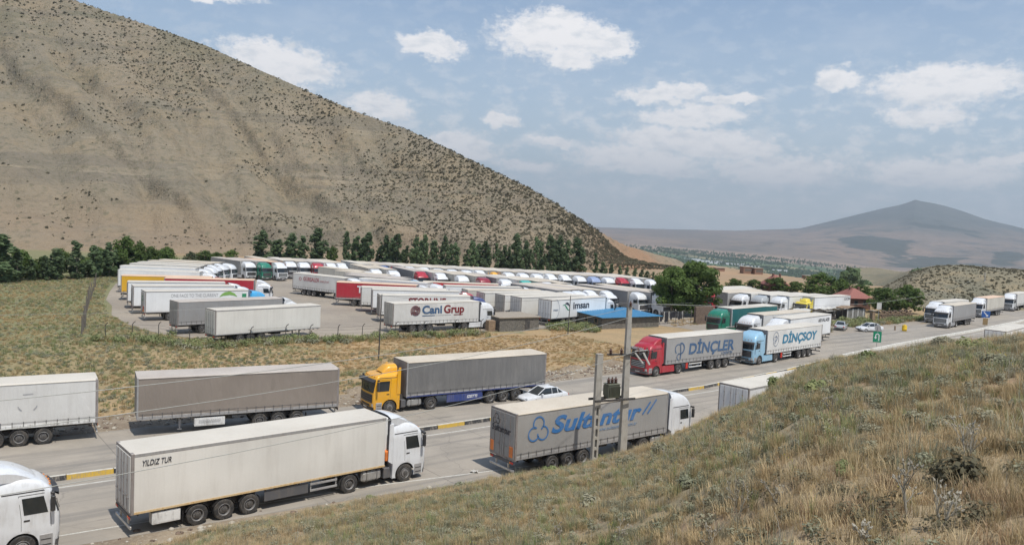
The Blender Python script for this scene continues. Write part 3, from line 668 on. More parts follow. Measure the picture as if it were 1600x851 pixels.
def trailer(par, body, roof, lod=2, tarp=True, seed=0, wave=0.012, rear='doors', skirts=None, rails=None):
    pm = PB[body]
    # box: core, front and rear frames, lower rail
    def core():
        b = MB(); b.box(0.0, TL, -TWH + .03, TWH - .03, TB + 0.02, TT - .05, 0, .01) if tarp else b.box(0.02, TL - .02, -TWH, TWH, TB, TT - .05, 0, .03); return b
    tb = link('trailer_body', cached(('trailer_body', tarp), [pm], core), par)
    def rf():
        b = MB()
        for s in (-1, 1): b.box(0.0 - .02, 0.12, *sorted((s * (TWH - .09), s * (TWH + .012))), TB - .06, TT - 0.002, 0, .012)
        b.box(-.022, 0.12, -TWH + .06, TWH - .06, TT - .14, TT + .004, 0, .01); b.box(-.022, 0.12, -TWH + .06, TWH - .06, TB - .10, TB + .03, 0, .01); return b
    link('rear_frame', cached('rear_frame', [M_FRAME if lod else M_GREYST], rf), par)
    if tarp:
        def rail():
            b = MB()
            for s in (-1, 1):
                y0, y1 = sorted((s * (TWH - .05), s * (TWH + .004))); b.box(0.12, TL, y0, y1, TB - .03, TB + .19, 0, .01)
            return b
        link('side_rail', cached('side_rail', [M_GREYST if body != 'tarp_white' else M_WHITEP], rail), par)
        def ff():
            b = MB()
            for s in (-1, 1): b.box(TL - .10, TL + .012, *sorted((s * (TWH - .09), s * (TWH + .012))), TB, TT - .002, 0, .012)
            b.box(TL - .02, TL + .01, -TWH + .08, TWH - .08, TB + .01, TT - .01); return b
        link('headboard', cached('headboard', [M_GREYST if lod else PB['tarp_lightgrey']], ff), par)
        for s in (-1, 1):
            link('curtain', cached(('curtain', s, seed % 3 if lod == 0 else seed, wave), [pm], wavy_side(s, wave, seed=seed % 3 if lod == 0 else seed, nx=110 if lod else 40, nz=10 if lod else 5), 40), par)
        if lod:
            for s in (-1, 1):
                o = link('curtain_strap', cached(('curtain_strap', s), [M_DKGREY], strap_geo(s)), par, kind='stuff')
    else:
        def rail():
            b = MB()
            for s in (-1, 1):
                b.box(0.12, TL - .01, *sorted((s * (TWH - .02), s * (TWH + .012))), TB - .05, TB + .06, 0, .008)
                b.box(0.12, TL - .01, *sorted((s * (TWH - .02), s * (TWH + .010))), TT - .17, TT - .02, 1, .008)
            return b
        link('side_rail', cached('side_rail_reefer', [M_ORANGERAIL if lod == 2 else M_GREYST, M_GREYST if lod else PB['reefer_white']], rail), par)
    def rfg():
        b = MB(); n = 28; w = TWH + .004
        def P(i, j):
            x = -.01 + (TL + .02) * i / (n - 1); y = (-w, -w + .05, -0.6, 0, 0.6, w - .05, w)[j]
            z = TT - .05 if j in (0, 6) else TT + .0 + (.012 * (1 - (y / w) ** 2) + (.012 * math.sin(i * 1.9) if tarp and 0 < i < n - 1 and 1 < j < 5 else 0))
            return (x, y, z)
        b.grid(P, n, 7); b.box(-.01, TL + .01, -w, w, TT - .09, TT - .05); return b
    link('roof', cached(('roof', tarp), [roof], rfg, 30), par)
    # doors
    for s in (-1, 1):
        def dg():
            b = MB(); b.box(-.045, 0.0, *sorted((s * .012, s * (TWH - .095))), TB + .03, TT - .14, 0, .012)
            return b
        link('rear_door', cached(('rear_door', s), [pm if body.startswith('reefer') else PB['tarp_lightgrey'] if body in ('tarp_lightgrey', 'tarp_grey') else PB['tarp_cream'] if lod else PB['tarp_lightgrey']], dg), par)
    if lod: link('door_lock_rods', cached('door_lock_rods', [M_FRAME], door_hw), par, kind='stuff')
    # running gear
    def chg():
        b = MB()
        for s in (-1, 1): b.prism([(0.1, 1.13), (0.1, 1.0), (0.4, .86), (9.6, .86), (10.4, 1.02), (TL - .1, 1.06), (TL - .1, 1.15)], *sorted((s * .40, s * .52)))
        for x in np.arange(0.3, 13.5, 0.62): b.box(x, x + .05, -1.2, 1.2, 1.02, 1.15)
        for x in (3.04, 4.35, 5.66): b.tube([(x, -1.0, .52), (x, 1.0, .52)], .07, 8); b.box(x - .45, x + .25, -.58, -.44, .5, .66); b.box(x - .45, x + .25, .44, .58, .5, .66)
        b.box(2.5, 6.2, -.62, .62, .62, .9); b.tube([(7.4, -.3, .8), (8.6, -.3, .8)], .16, 10); b.tube([(7.4, .3, .8), (8.6, .3, .8)], .16, 10)
        return b
    link('chassis', cached('trailer_chassis', [M_CHAS], chg), par)
    for x in (3.04, 4.35, 5.66):
        for s in (-1, 1): wheel(par, x, s, lod=lod)
    def bumper():
        b = MB(); b.box(-.03, .05, -1.2, 1.2, .42, .56, 0, .01)
        for s in (-1, 1): b.box(.02, .10, s * .6 - .04, s * .6 + .04, .5, 1.05)
        b.box(-.02, .03, -1.22, 1.22, .86, 1.04, 1, .01)
        return b
    link('underrun_bumper', cached('underrun_bumper', [M_ALU, M_DKGREY], bumper), par)
    if lod:
        for s in (-1, 1):
            link('tail_light', cached('tail_light', [M_RED, M_SOCK], lambda: MB().box(-.05, -.018, -.16, .08, .89, 1.01, 0, .01).box(-.05, -.018, .085, .17, .89, 1.01, 1, .01)), par, (0, s * 0.98, 0), (0, 0, 0))
        def mudg():
            b = MB()
            for s in (-1, 1):
                for x in (3.04, 4.35, 5.66):
                    n = 9; r0, r1 = .585, .60; vs = []
                    for k in range(n):
                        t = math.pi * (0.12 + 0.76 * k / (n - 1))
                        for rr in (r0, r1):
                            for y in (.93, 1.24): vs.append((x + rr * math.cos(t), s * y, .52 + rr * math.sin(t)))
                    fs = []
                    for k in range(n - 1):
                        a = k * 4; c = a + 4; fs += [(a, a + 1, c + 1, c), (a + 2, c + 2, c + 3, a + 3), (a, c, c + 2, a + 2), (a + 1, a + 3, c + 3, c + 1)]
                    b.add(vs, fs)
                b.box(2.34, 2.36, *sorted((s * .92, s * 1.24)), .30, .85)
            return b
        link('mudguard', cached('trailer_mudguards', [M_BLK], mudg), par, kind='stuff')
    def legg():
        b = MB(); b.box(-.06, .06, -.06, .06, .45, 1.05); b.box(-.045, .045, -.045, .045, .28, .46); b.box(-.14, .14, -.11, .11, .25, .28); return b
    for s in (-1, 1): link('landing_leg', cached('landing_leg', [M_GREYST], legg), par, (10.9, s * .78, 0))
    if skirts:
        for s in (-1, 1): link('side_skirt', cached(('side_skirt', s), [skirts], lambda: MB().box(6.45, 8.9, *sorted((s * 1.16, s * 1.2)), .48, 1.04, 0, .015)), par)
    if rails:
        x0, x1, mm = rails
        def rg(s):
            b = MB()
            for z in (.52, .86): b.box(x0, x1, *sorted((s * 1.19, s * 1.23)), z, z + .12, 0, .01)
            for x in (x0 + .02, x1 - .08): b.box(x, x + .06, *sorted((s * 1.15, s * 1.19)), .5, 1.12)
            return b
        for s in (-1, 1): link('side_guard', cached(('side_guard', s, x0, x1), [mm], lambda: rg(s)), par)
    return tb
M_ORANGERAIL = M_simple('ochre_stained_rail', (0.62, 0.47, 0.27), 0.6, dirt=0.8, dirtcol=(0.5, 0.3, 0.1), scale=2)
def toolbox(par, x0, x1, m_, z0=.45, z1=1.02, d=.5):
    for s in (-1, 1):
        def g():
            b = MB(); b.box(x0, x1, *sorted((s * (1.22 - d), s * 1.22)), z0, z1, 0, .02)
            b.box(x0 + .08, x1 - .08, *sorted((s * 1.215, s * 1.228)), z0 + .07, z1 - .07, 0, .005); b.box((x0 + x1) / 2 - .05, (x0 + x1) / 2 + .05, *sorted((s * 1.22, s * 1.24)), z1 - .2, z1 - .16, 0)
            return b
        link('toolbox', cached(('toolbox', s, x0, x1), [m_], g), par)

# ------------------------------------------------------------------ cab
XW, XD = 15.0, 11.35
M_SHADE = M_simple('cab_curtain_cloth', (.20, .17, .16), .8, dirt=.3)
STY = {
 'smooth': dict(fr=[(.32, 16.40), (.9, 16.46), (1.75, 16.46), (2.75, 16.20), (3.05, 16.04), (3.3, 15.72), (3.5, 15.15), (3.56, 14.5)], wd=[(.32, 1.20), (1.2, 1.245), (2.7, 1.235), (3.1, 1.17), (3.4, 1.02), (3.56, .86)], r=.24, visor='black', ws=(1.86, 2.72), defl='low'),
 'tall': dict(fr=[(.32, 16.42), (.9, 16.46), (1.75, 16.45), (2.7, 16.28), (3.25, 16.02), (3.6, 15.6), (3.8, 15.0), (3.86, 14.4)], wd=[(.32, 1.21), (1.2, 1.245), (2.9, 1.235), (3.4, 1.15), (3.7, 1.02), (3.86, .85)], r=.22, visor='body', ws=(1.85, 2.66), defl='none'),
 'square': dict(fr=[(.32, 16.40), (.9, 16.44), (1.7, 16.42), (2.7, 16.22), (2.95, 16.08), (3.1, 15.7), (3.18, 15.0), (3.2, 14.4)], wd=[(.32, 1.19), (1.2, 1.23), (2.7, 1.20), (2.95, 1.15), (3.1, 1.05), (3.2, .92)], r=.13, visor='big', ws=(1.75, 2.66), defl='dome'),
}
STY['volvo'] = dict(STY['tall']); STY['volvo']['r'] = .26
def cab_surf(st):
    S = STY[st]; fz = lerp_tab(S['fr']); wz = lerp_tab(S['wd']); XB = 14.15
    def P(q, z, off=0.0):
        xf = float(fz(z)); w = float(wz(z)); r = S['r'] + max(0, z - 2.9) * .25; bow = .10
        w += off; xf += off
        if q < .3: return (XB + (xf - r - XB) * q / .3, w, z)
        if q > .7: return (XB + (xf - r - XB) * (1 - q) / .3, -w, z)
        if q < .4: t = (q - .3) / .1 * math.pi / 2; return (xf - r + r * math.sin(t), w - r + r * math.cos(t), z)
        if q > .6: t = (.7 - q) / .1 * math.pi / 2; return (xf - r + r * math.sin(t), -(w - r + r * math.cos(t)), z)
        u = 1 - (q - .4) / .1; return (xf + bow * (1 - u * u), u * (w - r), z)
    return P, S
def qx(st, x, z=2.0):
    P, S = cab_surf(st); xf = float(np.interp(z, [a for a, b in S['fr']], [b for a, b in S['fr']])); return .3 * (x - 14.15) / (xf - S['r'] - 14.15)
def cab_shell(st):
    P, S = cab_surf(st); qs = list(np.linspace(0, .3, 15)) + list(np.linspace(.3, .4, 6)[1:]) + list(np.linspace(.4, .6, 9)[1:]) + list(np.linspace(.6, .7, 6)[1:]) + list(np.linspace(.7, 1, 15)[1:])
    zt = S['fr'][-1][0]; zs = list(np.linspace(.32, 1.3, 12)) + list(np.linspace(1.3, zt, 16)[1:])
    b = MB(); n = len(qs); V = []; ins = []
    for z in zs:
        for q in qs:
            x, y, zz = P(q, z); i = False
            if q < .32 or q > .68:
                dx, dz = x - XW, zz - .50; d = math.hypot(dx, dz)
                if d < .64: i = True; k = .64 / max(d, .01); x, zz = XW + dx * k, .50 + dz * k
            V.append((x, y, zz)); ins.append(i)
    F = []
    for a in range(len(zs) - 1):
        for c in range(n - 1):
            f = (a * n + c, a * n + c + 1, (a + 1) * n + c + 1, (a + 1) * n + c)
            if not all(ins[i] for i in f): F.append(f)
        F.append((a * n + n - 1, a * n, (a + 1) * n, (a + 1) * n + n - 1))
    F.append(tuple((len(zs) - 1) * n + c for c in range(n)))
    b.add(V, [tuple(reversed(f)) for f in F][:-1] + [tuple(reversed(F[-1]))]); return b
def patch(st, q0, q1, z0, z1, off, nq=10, nz=4, mi=0, b=None, thick=0):
    P, S = cab_surf(st); b = b or MB()
    b.grid(lambda i, j: P(q0 + (q1 - q0) * i / (nq - 1), z1 + (z0 - z1) * j / (nz - 1), off), nq, nz, mi)
    return b
def cab(par, st, colour, lod=2, defl=None, text=None, bars=False, fair=True, tankcol=None):
    pm = PAINT[colour]; S = STY[st]; w0, w1 = S['ws']
    c = link('cab', cached(('cab', st), [pm], lambda: cab_shell(st), 38), par)
    link('windscreen', cached(('windscreen', st), [M_GLASS], lambda: patch(st, .345, .655, w0, w1, .008, 18, 5), 40), c)
    xa, xb = 15.05, 15.95
    def sw(sgn):
        q0, q1 = qx(st, xa), qx(st, xb); z1 = w1 - .06
        if sgn < 0: q0, q1 = 1 - q1, 1 - q0
        return patch(st, q0, q1, w0 + .06, z1, .009, 5, 4)
    for s in (-1, 1): link('side_window', cached(('side_window', st, s), [M_GLASS], lambda: sw(s)), c)
    # grille
    def gr():
        b = patch(st, .40, .60, .95, w0 - .14, .006, 10, 3)
        for k in range(4):
            z = 1.02 + k * .17; patch(st, .41, .59, z, z + .07, .022, 10, 2, 1, b)
        return b
    link('grille', cached(('grille', st), [M_BLK, M_DKGREY if st != 'smooth' else PAINT['silver']], gr), c)
    def bp():
        b = patch(st, .315, .685, .36, .62, .02, 20, 3); patch(st, .43, .57, .66, .82, .016, 8, 2, 0, b); patch(st, .47, .53, .47, .57, .028, 4, 2, 1, b); return b
    link('bumper', cached(('bumper', st), [M_BLK if st == 'square' else M_DKGREY, M_WHITEP], bp), c)
    for s in (-1, 1):
        link('headlight', cached(('headlight', st, s), [M_LAMP], lambda: patch(st, *((.345, .405) if s > 0 else (.595, .655)), .66, .90, .014, 6, 3)), c)
    # visor over the windscreen
    vm = M_BLK if S['visor'] in ('black', 'big') else M_DKGREY
    def vg():
        P, _ = cab_surf(st); b = MB(); o = .20 if S['visor'] != 'big' else .28; dz = .12 if S['visor'] != 'big' else .26
        qs = np.linspace(.355, .645, 16)
        for k, (oa, za, ob, zb) in enumerate(((.01, w1 + .10, o, w1 + .10 - dz * .5), (o, w1 + .10 - dz * .5, o - .02, w1 + .04 - dz * .9), (o - .02, w1 + .04 - dz * .9, .0, w1 + .03))):
            b.grid(lambda i, j: P(qs[i], (za, zb)[j], (oa, ob)[j]), 16, 2)
        return b
    link('sun_visor', cached(('sun_visor', st), [vm], vg), c)
    if lod:
        def seams():
            b = MB(); q0, q1 = qx(st, 14.93), qx(st, 14.945); a0, a1 = qx(st, 16.02), qx(st, 16.035); h0, h1 = qx(st, 15.02), qx(st, 15.24)
            for fl in (0, 1):
                f = (lambda a, c_: (a, c_)) if not fl else (lambda a, c_: (1 - c_, 1 - a))
                patch(st, *f(q0, q1), 1.25, w1 + .06, .004, 2, 4, 0, b); patch(st, *f(a0, a1), 1.25, w0, .004, 2, 3, 0, b)
                patch(st, *f(q0, a1), w1 + .05, w1 + .075, .004, 4, 2, 0, b); patch(st, *f(h0, h1), w0 - .22, w0 - .15, .016, 2, 2, 0, b)
                patch(st, *f(qx(st, 14.25), qx(st, 16.1)), w1 + .16, w1 + .21, .006, 6, 2, 0, b)
            return b
        wx = {'smooth': .0}.get(st, 0)
        def wip():
            P, _ = cab_surf(st); b = MB()
            for q0, q1 in ((.43, .49), (.50, .56), (.57, .61)):
                a0 = P(q0, w0 + .02, .03); a1 = P(q1, w0 + .40, .03); b.tube([a0, a1], .014, 4)
            for k in range(5): p_ = P(.42 + .04 * k, w1 + .28, .01); b.box(p_[0] - .03, p_[0] + .03, p_[1] - .05, p_[1] + .05, p_[2] - .02, p_[2] + .03, 1)
            return b
        link('wiper', cached(('wiper', st), [M_BLK, M_SOCK], wip), c, kind='stuff')
        link('window_curtain', cached(('window_curtain', st), [M_SHADE], lambda: patch(st, .352, .648, w1 - .20, w1 - .02, .011, 16, 2)), c)
        link('door_seam', cached(('door_seam', st), [M_BLK], seams), c, kind='stuff')
        for s in (-1, 1):
            def stp():
                b = MB(); b.box(15.66, 16.16, *sorted((s * 1.19, s * 1.252)), .38, .95, 0, .02); b.box(15.70, 16.10, *sorted((s * 1.22, s * 1.262)), .46, .50, 1); b.box(15.70, 16.10, *sorted((s * 1.22, s * 1.262)), .70, .74, 1); return b
            link('step', cached(('step', s), [M_GREYST, M_BLK], stp), c)
    for s in (-1, 1):
        def mir():
            b = MB(); b.box(16.03, 16.20, *sorted((s * 1.42, s * 1.60)), w0 + .15, w1 - .02, 0, .03); b.box(16.02, 16.18, *sorted((s * 1.42, s * 1.58)), w1 + .02, w1 + .16, 0, .03)
            b.tube([(16.08, s * 1.2, w1 + .05), (16.1, s * 1.5, w1 + .06)], .022, 6); b.tube([(16.08, s * 1.2, w0 + .1), (16.1, s * 1.5, w0 + .2)], .02, 6); return b
        link('mirror', cached(('mirror', st, s), [M_BLK], mir), c)
    defl = defl or S['defl']
    zt = S['fr'][-1][0]
    if defl == 'low':
        def dg():
            b = MB(); n = 12
            # curved air deflector, two cheeks and a top skin rising to the trailer roof
            def P(i, j):
                u = i / (n - 1); x = 15.75 - 1.75 * u; z = 3.22 + .82 * math.sin(u * math.pi / 2) ** .8 - .06 * u * u; w = .86 + .30 * u
                v = (j / 6) * 2 - 1; e = abs(v) ** 4
                return (x, v * w, z - e * .16)
            b.grid(P, n, 7)
            for s in (-1, 1):
                vs = [];
                for i in range(n):
                    u = i / (n - 1); p = P(i, 6 if s > 0 else 0); vs += [p, (p[0], p[1] * .98, min(p[2] - .01, 3.30 + .12 * u))]
                b.add(vs, [(2 * i, 2 * i + 1, 2 * i + 3, 2 * i + 2) for i in range(n - 1)])
            return b
        link('air_deflector', cached(('air_deflector', 'low'), [pm], dg, 45), c)
    elif defl == 'dome':
        def dg():
            b = MB()
            def P(i, j):
                u = i / 13; t = (j / 12) * math.pi; w = .62 + .12 * u; hgt = .62 * math.sin(min(1, u * 1.7 + .06) * math.pi / 2)
                return (15.45 - 1.25 * u, w * math.cos(t), 3.15 + hgt * (max(0, math.sin(t)) ** .45))
            b.grid(P, 14, 13); return b
        link('air_deflector', cached(('air_deflector', 'dome'), [pm], dg, 45), c)
        def pl():
            b = MB()
            b.prism([(14.12, 1.5), (14.12, 3.62), (14.30, 3.62), (14.42, 3.25), (14.42, 1.5)], *sorted((sg * 1.21, sg * 1.27)), inset=.02)
            return b
        for sg in (-1, 1): link('side_fairing', cached(('fairing_square', sg), [pm], pl), c)
    elif defl == 'wedge':
        def dg():
            b = MB(); b.prism([(15.62, 3.02), (15.35, 3.42), (14.75, 3.80), (14.15, 3.93), (14.15, 3.1)], -1.08, 1.08, inset=.09); return b
        link('air_deflector', cached(('air_deflector', 'wedge'), [pm], dg, 30), c)
    if fair and st != 'square':
        def pl():
            b = MB()
            b.prism([(13.86, 1.35), (13.90, min(zt, 3.5)), (14.16, min(zt, 3.55)), (14.16, 1.15)], *sorted((sg * 1.165, sg * 1.215)), inset=.015)
            return b
        for sg in (-1, 1): link('side_fairing', cached(('fairing', st, sg), [pm], pl), c)
    if text: lettering(c, text, 0, 0, 0, .30, -1, PAINT['white'], 0, .012)
    # tractor frame
    def tf():
        b = MB()
        for s in (-1, 1): b.prism([(10.6, .95), (10.6, .75), (16.1, .68), (16.1, .95)], *sorted((s * .36, s * .44)))
        b.box(14.2, 16.25, -.95, .95, .62, 1.25); b.box(10.9, 12.9, -.45, .45, .93, 1.08); b.tube([(XD, -1, .52), (XD, 1, .52)], .11, 8); b.tube([(XW, -1, .5), (XW, 1, .5)], .07, 8)
        b.box(13.3, 14.1, -.7, .7, .6, 1.3); return b
    link('tractor_frame', cached('tractor_frame', [M_CHAS], tf), par)
    for s in (-1, 1):
        wheel(par, XW, s, True, 1.235, lod); wheel(par, XD, s, False, 1.25, lod)
        if fair and tankcol:
            link('side_fairing', cached(('skirt', s), [PAINT[tankcol]], lambda: MB().prism([(12.02, .40), (12.12, 1.02), (14.1, 1.06), (14.1, .34), (12.1, .34)], *sorted((s * 1.14, s * 1.22)), inset=.02)), par)
        else:
            def tg():
                b = MB(); b.box(12.15, 13.45, *sorted((s * .62, s * 1.2)), .42, 1.02, 0, .11)
                for x in (12.45, 13.1): b.box(x, x + .06, *sorted((s * .6, s * 1.212)), .41, 1.03, 1, .11)
                return b
            link('fuel_tank', cached(('fuel_tank', s), [M_ALU, M_CHAS], tg, 30), par)
            if lod: link('battery_step', cached(('battery_step', s), [M_DKGREY], lambda: MB().box(13.58, 14.0, *sorted((s * .7, s * 1.2)), .40, 1.0, 0, .03)), par)
        def mg():
            b = MB(); n = 11; vs = []
            for k in range(n):
                t = math.pi * (0.02 + 0.96 * k / (n - 1))
                for rr in (.60, .625):
                    for y in (.72, 1.24): vs.append((XD + rr * math.cos(t), s * y, .52 + rr * math.sin(t)))
            fs = []
            for k in range(n - 1):
                a = k * 4; d = a + 4; fs += [(a, a + 1, d + 1, d), (a + 2, d + 2, d + 3, a + 3), (a, d, d + 2, a + 2), (a + 1, a + 3, d + 3, d + 1)]
            b.add(vs, fs); return b
        if lod: link('mudguard', cached(('drive_mudguard', s), [M_BLK], mg), par)
    return c

# ------------------------------------------------------------------ the vehicles on the road
INK = M_simple('print_dark', (0.03, 0.035, 0.05), 0.5, dirt=0.2); PBLUE = M_simple('print_blue', (0.04, 0.17, 0.42), 0.5, dirt=0.3, dirtcol=(.35, .35, .35)); PNAVY = M_simple('print_navy', (0.045, 0.11, 0.22), 0.5, dirt=0.3, dirtcol=(.3, .3, .3))
PTEAL = M_simple('print_sea_blue', (0.03, 0.20, 0.33), 0.5, dirt=0.2); PMAR = M_simple('print_maroon', (0.20, 0.015, 0.02), 0.5, dirt=0.2); PRED = M_simple('print_faded_red', (0.42, 0.08, 0.09), 0.6, dirt=0.5, dirtcol=(.5, .45, .42))
PGREY = M_simple('print_faint_grey', (0.36, 0.36, 0.37), 0.6, dirt=0.4, dirtcol=(.55, .53, .5)); PGRN = M_simple('print_green', (0.02, 0.26, 0.12), 0.5); PLIME = M_simple('print_leaf_green', (0.22, 0.42, 0.10), 0.5); PWHITE = M_simple('print_white', (0.75, 0.75, 0.75), 0.5)
PFADE = M_simple('print_pale_blue', (0.20, 0.29, 0.42), 0.6, dirt=0.5, dirtcol=(.36, .36, .36))
YOUT = TWH + .022
def strip2d(pts, w):
    """flat band of width w along 2-D points"""
    n = len(pts); vs = []
    for i, (x, y) in enumerate(pts):
        a = pts[max(i - 1, 0)]; c = pts[min(i + 1, n - 1)]; d = math.hypot(c[0] - a[0], c[1] - a[1]) or 1
        nx, ny = -(c[1] - a[1]) / d, (c[0] - a[0]) / d; ww = w(i / (n - 1)) if callable(w) else w
        vs += [(x + nx * ww / 2, y + ny * ww / 2, 0.003), (x - nx * ww / 2, y - ny * ww / 2, 0.003)]
    return vs, [(2 * i, 2 * i + 1, 2 * i + 3, 2 * i + 2) for i in range(n - 1)]
def emblem(par, strips, x, z, side, m_, y=None, name='emblem', rotz=None, sx=1.0):
    b = MB()
    for pts, w in strips: b.add(*strip2d(pts, w))
    o = link(name, b.mesh(name, [m_]), par, (x, side * YOUT if y is None else y, z), (math.pi / 2, 0, (0 if side < 0 else math.pi) if rotz is None else rotz)); o.scale.x = sx; return o
def arc(cx, cy, r, a0, a1, n=24, ry=None): return [(cx + r * math.cos(R(a0 + (a1 - a0) * i / n)), cy + (ry or r) * math.sin(R(a0 + (a1 - a0) * i / n))) for i in range(n + 1)]
def knot(r):
    out = []
    for k in range(3):
        a = 90 + 120 * k; out.append((arc(r * .52 * math.cos(R(a)), r * .52 * math.sin(R(a)), r * .52, a - 150, a + 130, 26), r * .12))
    return out
def P_emblem(r):
    return [(arc(0, .15 * r, r * .55, -90, 100, 20), .16 * r), ([(-.05 * r, -r), (.0, -.3 * r), (-.1 * r, .75 * r)], .14 * r), (arc(-.45 * r, .1 * r, r * .5, 60, 240, 18), .10 * r), (arc(-.25 * r, -.75 * r, r * .35, 20, 250, 16), .10 * r)]

def side_text(par, body, x, z, size, side, m_, width, shear=0.0, bold=0.0, spacing=1.0):
    return lettering(par, body, x, side * YOUT, z, size, side, m_, shear, bold, spacing, width=width)
LORRIES = 'articulated lorries queueing on the road'

# white refrigerated lorry, near lane
t = empty('articulated_lorry', -17.90, 36.83, 40.8); tag(t, 'white refrigerated lorry lettered YILDIZ TUR driving in the near lane', 'lorry', LORRIES)
trailer(t, 'reefer_cream', M_ROOFW, 2, tarp=False, seed=1, rails=(9.0, 10.6, M_GREYST), skirts=M_DKGREY); cab(t, 'smooth', 'white', 2)
side_text(t, 'YILDIZ TUR', .42, 3.38, .38, -1, INK, 1.3, .25, .004); toolbox(t, .95, 2.25, M_WHITEP)
link('reefer_unit', cached('reefer_unit', [PB['reefer_white'], M_BLK], lambda: MB().box(TL + .0, TL + .42, -.85, .85, 1.9, 3.85, 0, .06).box(TL + .42, TL + .43, -.7, .7, 2.1, 3.0, 1)), t)
link('coupling_hose', cached('coupling_hose', [M_ORANGE], lambda: MB().box(13.72, 14.06, -1.1, -.75, 1.35, 1.95, 0, .05)), t, loc=(0, 0, 0))
# Sultantur
t = empty('articulated_lorry', -.1, 47.88, 38.0); tag(t, 'grey curtain lorry lettered Sultantur in blue behind the concrete poles', 'lorry', LORRIES)
trailer(t, 'tarp_lightgrey', M_ROOFC, 2, seed=2, wave=.010); cab(t, 'tall', 'white', 2)
emblem(t, knot(.80), 1.75, 2.82, -1, PBLUE); side_text(t, 'Sultantur', 2.75, 2.52, 1.45, -1, PBLUE, 8.1, .28, .045)
side_text(t, 'www.sultantur.com.tr', 6.6, 2.12, .30, -1, PFADE, 3.9, .1, .004)
emblem(t, [([(0, 0), (.75, .8)], .12), ([(.5, 0), (1.35, .9)], .12)], 11.0, 2.75, -1, PBLUE)
lettering(t, 'Sultantur', -.075, 1.05, 2.62, .56, -1, INK, .2, .012, width=1.9, rotz=-math.pi / 2)
emblem(t, knot(.33), 0, 3.32, -1, INK, y=0, rotz=-math.pi / 2).location = (-.078, .62, 3.32)
lettering(t, 'LOJİSTİK', -.075, .05, 2.38, .2, -1, PGREY, .2, .002, width=.9, rotz=-math.pi / 2)
for s in (-.95, .95): link('warning_board', cached('warning_board', [M_ORANGE], lambda: MB().box(-.10, -.07, -.16, .16, 1.30, 1.95, 0, .01)), t, (0, s, 0))
# taupe trailer without its tractor
t = empty('parked_semitrailer', -13.07, 59.49, 208.3); tag(t, 'taupe curtain semitrailer standing alone beside the far lane left of the yellow lorry', 'trailer', 'semitrailers left without a tractor')
trailer(t, 'tarp_taupe', M_ROOFG, 2, seed=3, wave=.032); toolbox(t, 8.0, 10.0, M_WHITEP); side_text(t, 'KARDES KARGO', 9.7, .78, .18, 1, PGREY, 1.4, 0, .004)
# yellow lorry
t = empty('articulated_lorry', 2.69, 70.78, 213.7); tag(t, 'yellow cab lorry with dark grey curtain trailer and blue chassis panel', 'lorry', LORRIES)
trailer(t, 'tarp_dkgrey', M_ROOFC, 2, seed=4, wave=.036, skirts=PAINT['navy']); cab(t, 'square', 'yellow', 2)
for s in (-1, 1): link('chassis_panel', cached(('chassis_panel', s), [PAINT['navy']], lambda: MB().box(6.55, 9.9, *sorted((s * 1.205, s * 1.235)), .46, 1.10, 0, .015).box(.12, TL, *sorted((s * 1.23, s * 1.285)), 1.16, 1.25, 0)), t)
lettering(t, 'IZETTI', 8.0, 1.243, .68, .32, 1, PWHITE, .15, .01, width=1.0)
# red lorry DİNÇLER
t = empty('articulated_lorry', 26.34, 92.66, 219.3); tag(t, 'red cab lorry with light grey trailer lettered DİNÇLER in blue', 'lorry', LORRIES)
trailer(t, 'tarp_lightgrey', M_ROOFW, 2, seed=5, wave=.03, rails=(7.4, 9.6, M_WHITEP)); c = cab(t, 'smooth', 'red', 2, defl='wedge', tankcol='red')
side_text(t, 'DİNÇLER', 9.95, 2.05, 1.62, 1, PNAVY, 8.2, .10, .05); side_text(t, 'LOJİSTİK', 4.0, 1.62, .36, 1, PNAVY, 2.1, 0, .006); emblem(t, P_emblem(1.0), 11.2, 2.6, 1, PNAVY)
lettering(c, 'KERVAN', 16.72, -.8, 2.84, .34, -1, PWHITE, 0, .012, width=1.6, rotz=math.pi / 2)
for s in (-1, 1): link('side_marker_board', cached(('side_marker', s), [M_RED], lambda: MB().box(9.8, 10.15, *sorted((s * 1.16, s * 1.24)), .45, 1.08, 0, .01)), t)
# light blue DİNÇSOY
t = empty('articulated_lorry', 39.77, 103.64, 222.4); tag(t, 'light blue cab lorry with white trailer lettered DİNÇSOY', 'lorry', LORRIES)
trailer(t, 'tarp_white', M_ROOFW, 2, seed=6, wave=.012, rails=(7.6, 9.6, M_WHITEP), skirts=None); cab(t, 'volvo', 'lightblue', 2, tankcol='lightblue')
side_text(t, 'DİNÇSOY', 10.1, 2.25, 1.45, 1, PTEAL, 8.7, .12, .05); emblem(t, [(arc(0, 0, .62, 0, 360, 36, .85), .05)] + P_emblem(.5), 11.6, 2.85, 1, PNAVY)
for s in (-1, 1): link('side_marker_board', cached(('side_marker', s), [M_RED], lambda: None), t)
# pale trailer leaving on the left
t = empty('articulated_lorry', -27.3, 52.2, 212.0); tag(t, 'dirty white curtain lorry leaving the frame at the far left', 'lorry', LORRIES)
trailer(t, 'tarp_white', M_ROOFW, 2, seed=7, wave=.012); cab(t, 'smooth', 'white', 1)
emblem(t, [(arc(0, 0, .55, 200, 235, 8), .05), (arc(0, 0, .55, 305, 340, 8), .05), ([(-.25, .55), (.3, .57)], .04)], 3.9, 2.75, 1, PGREY)
# white cab cut by the lower left corner
t = empty('articulated_lorry', -32.8, 24.6, 40.0); tag(t, 'white cab lorry cut off by the lower left corner, right behind the YILDIZ TUR trailer', 'lorry', LORRIES)
trailer(t, 'reefer_white', M_ROOFW, 1, tarp=False, seed=8); cab(t, 'smooth', 'white', 2)
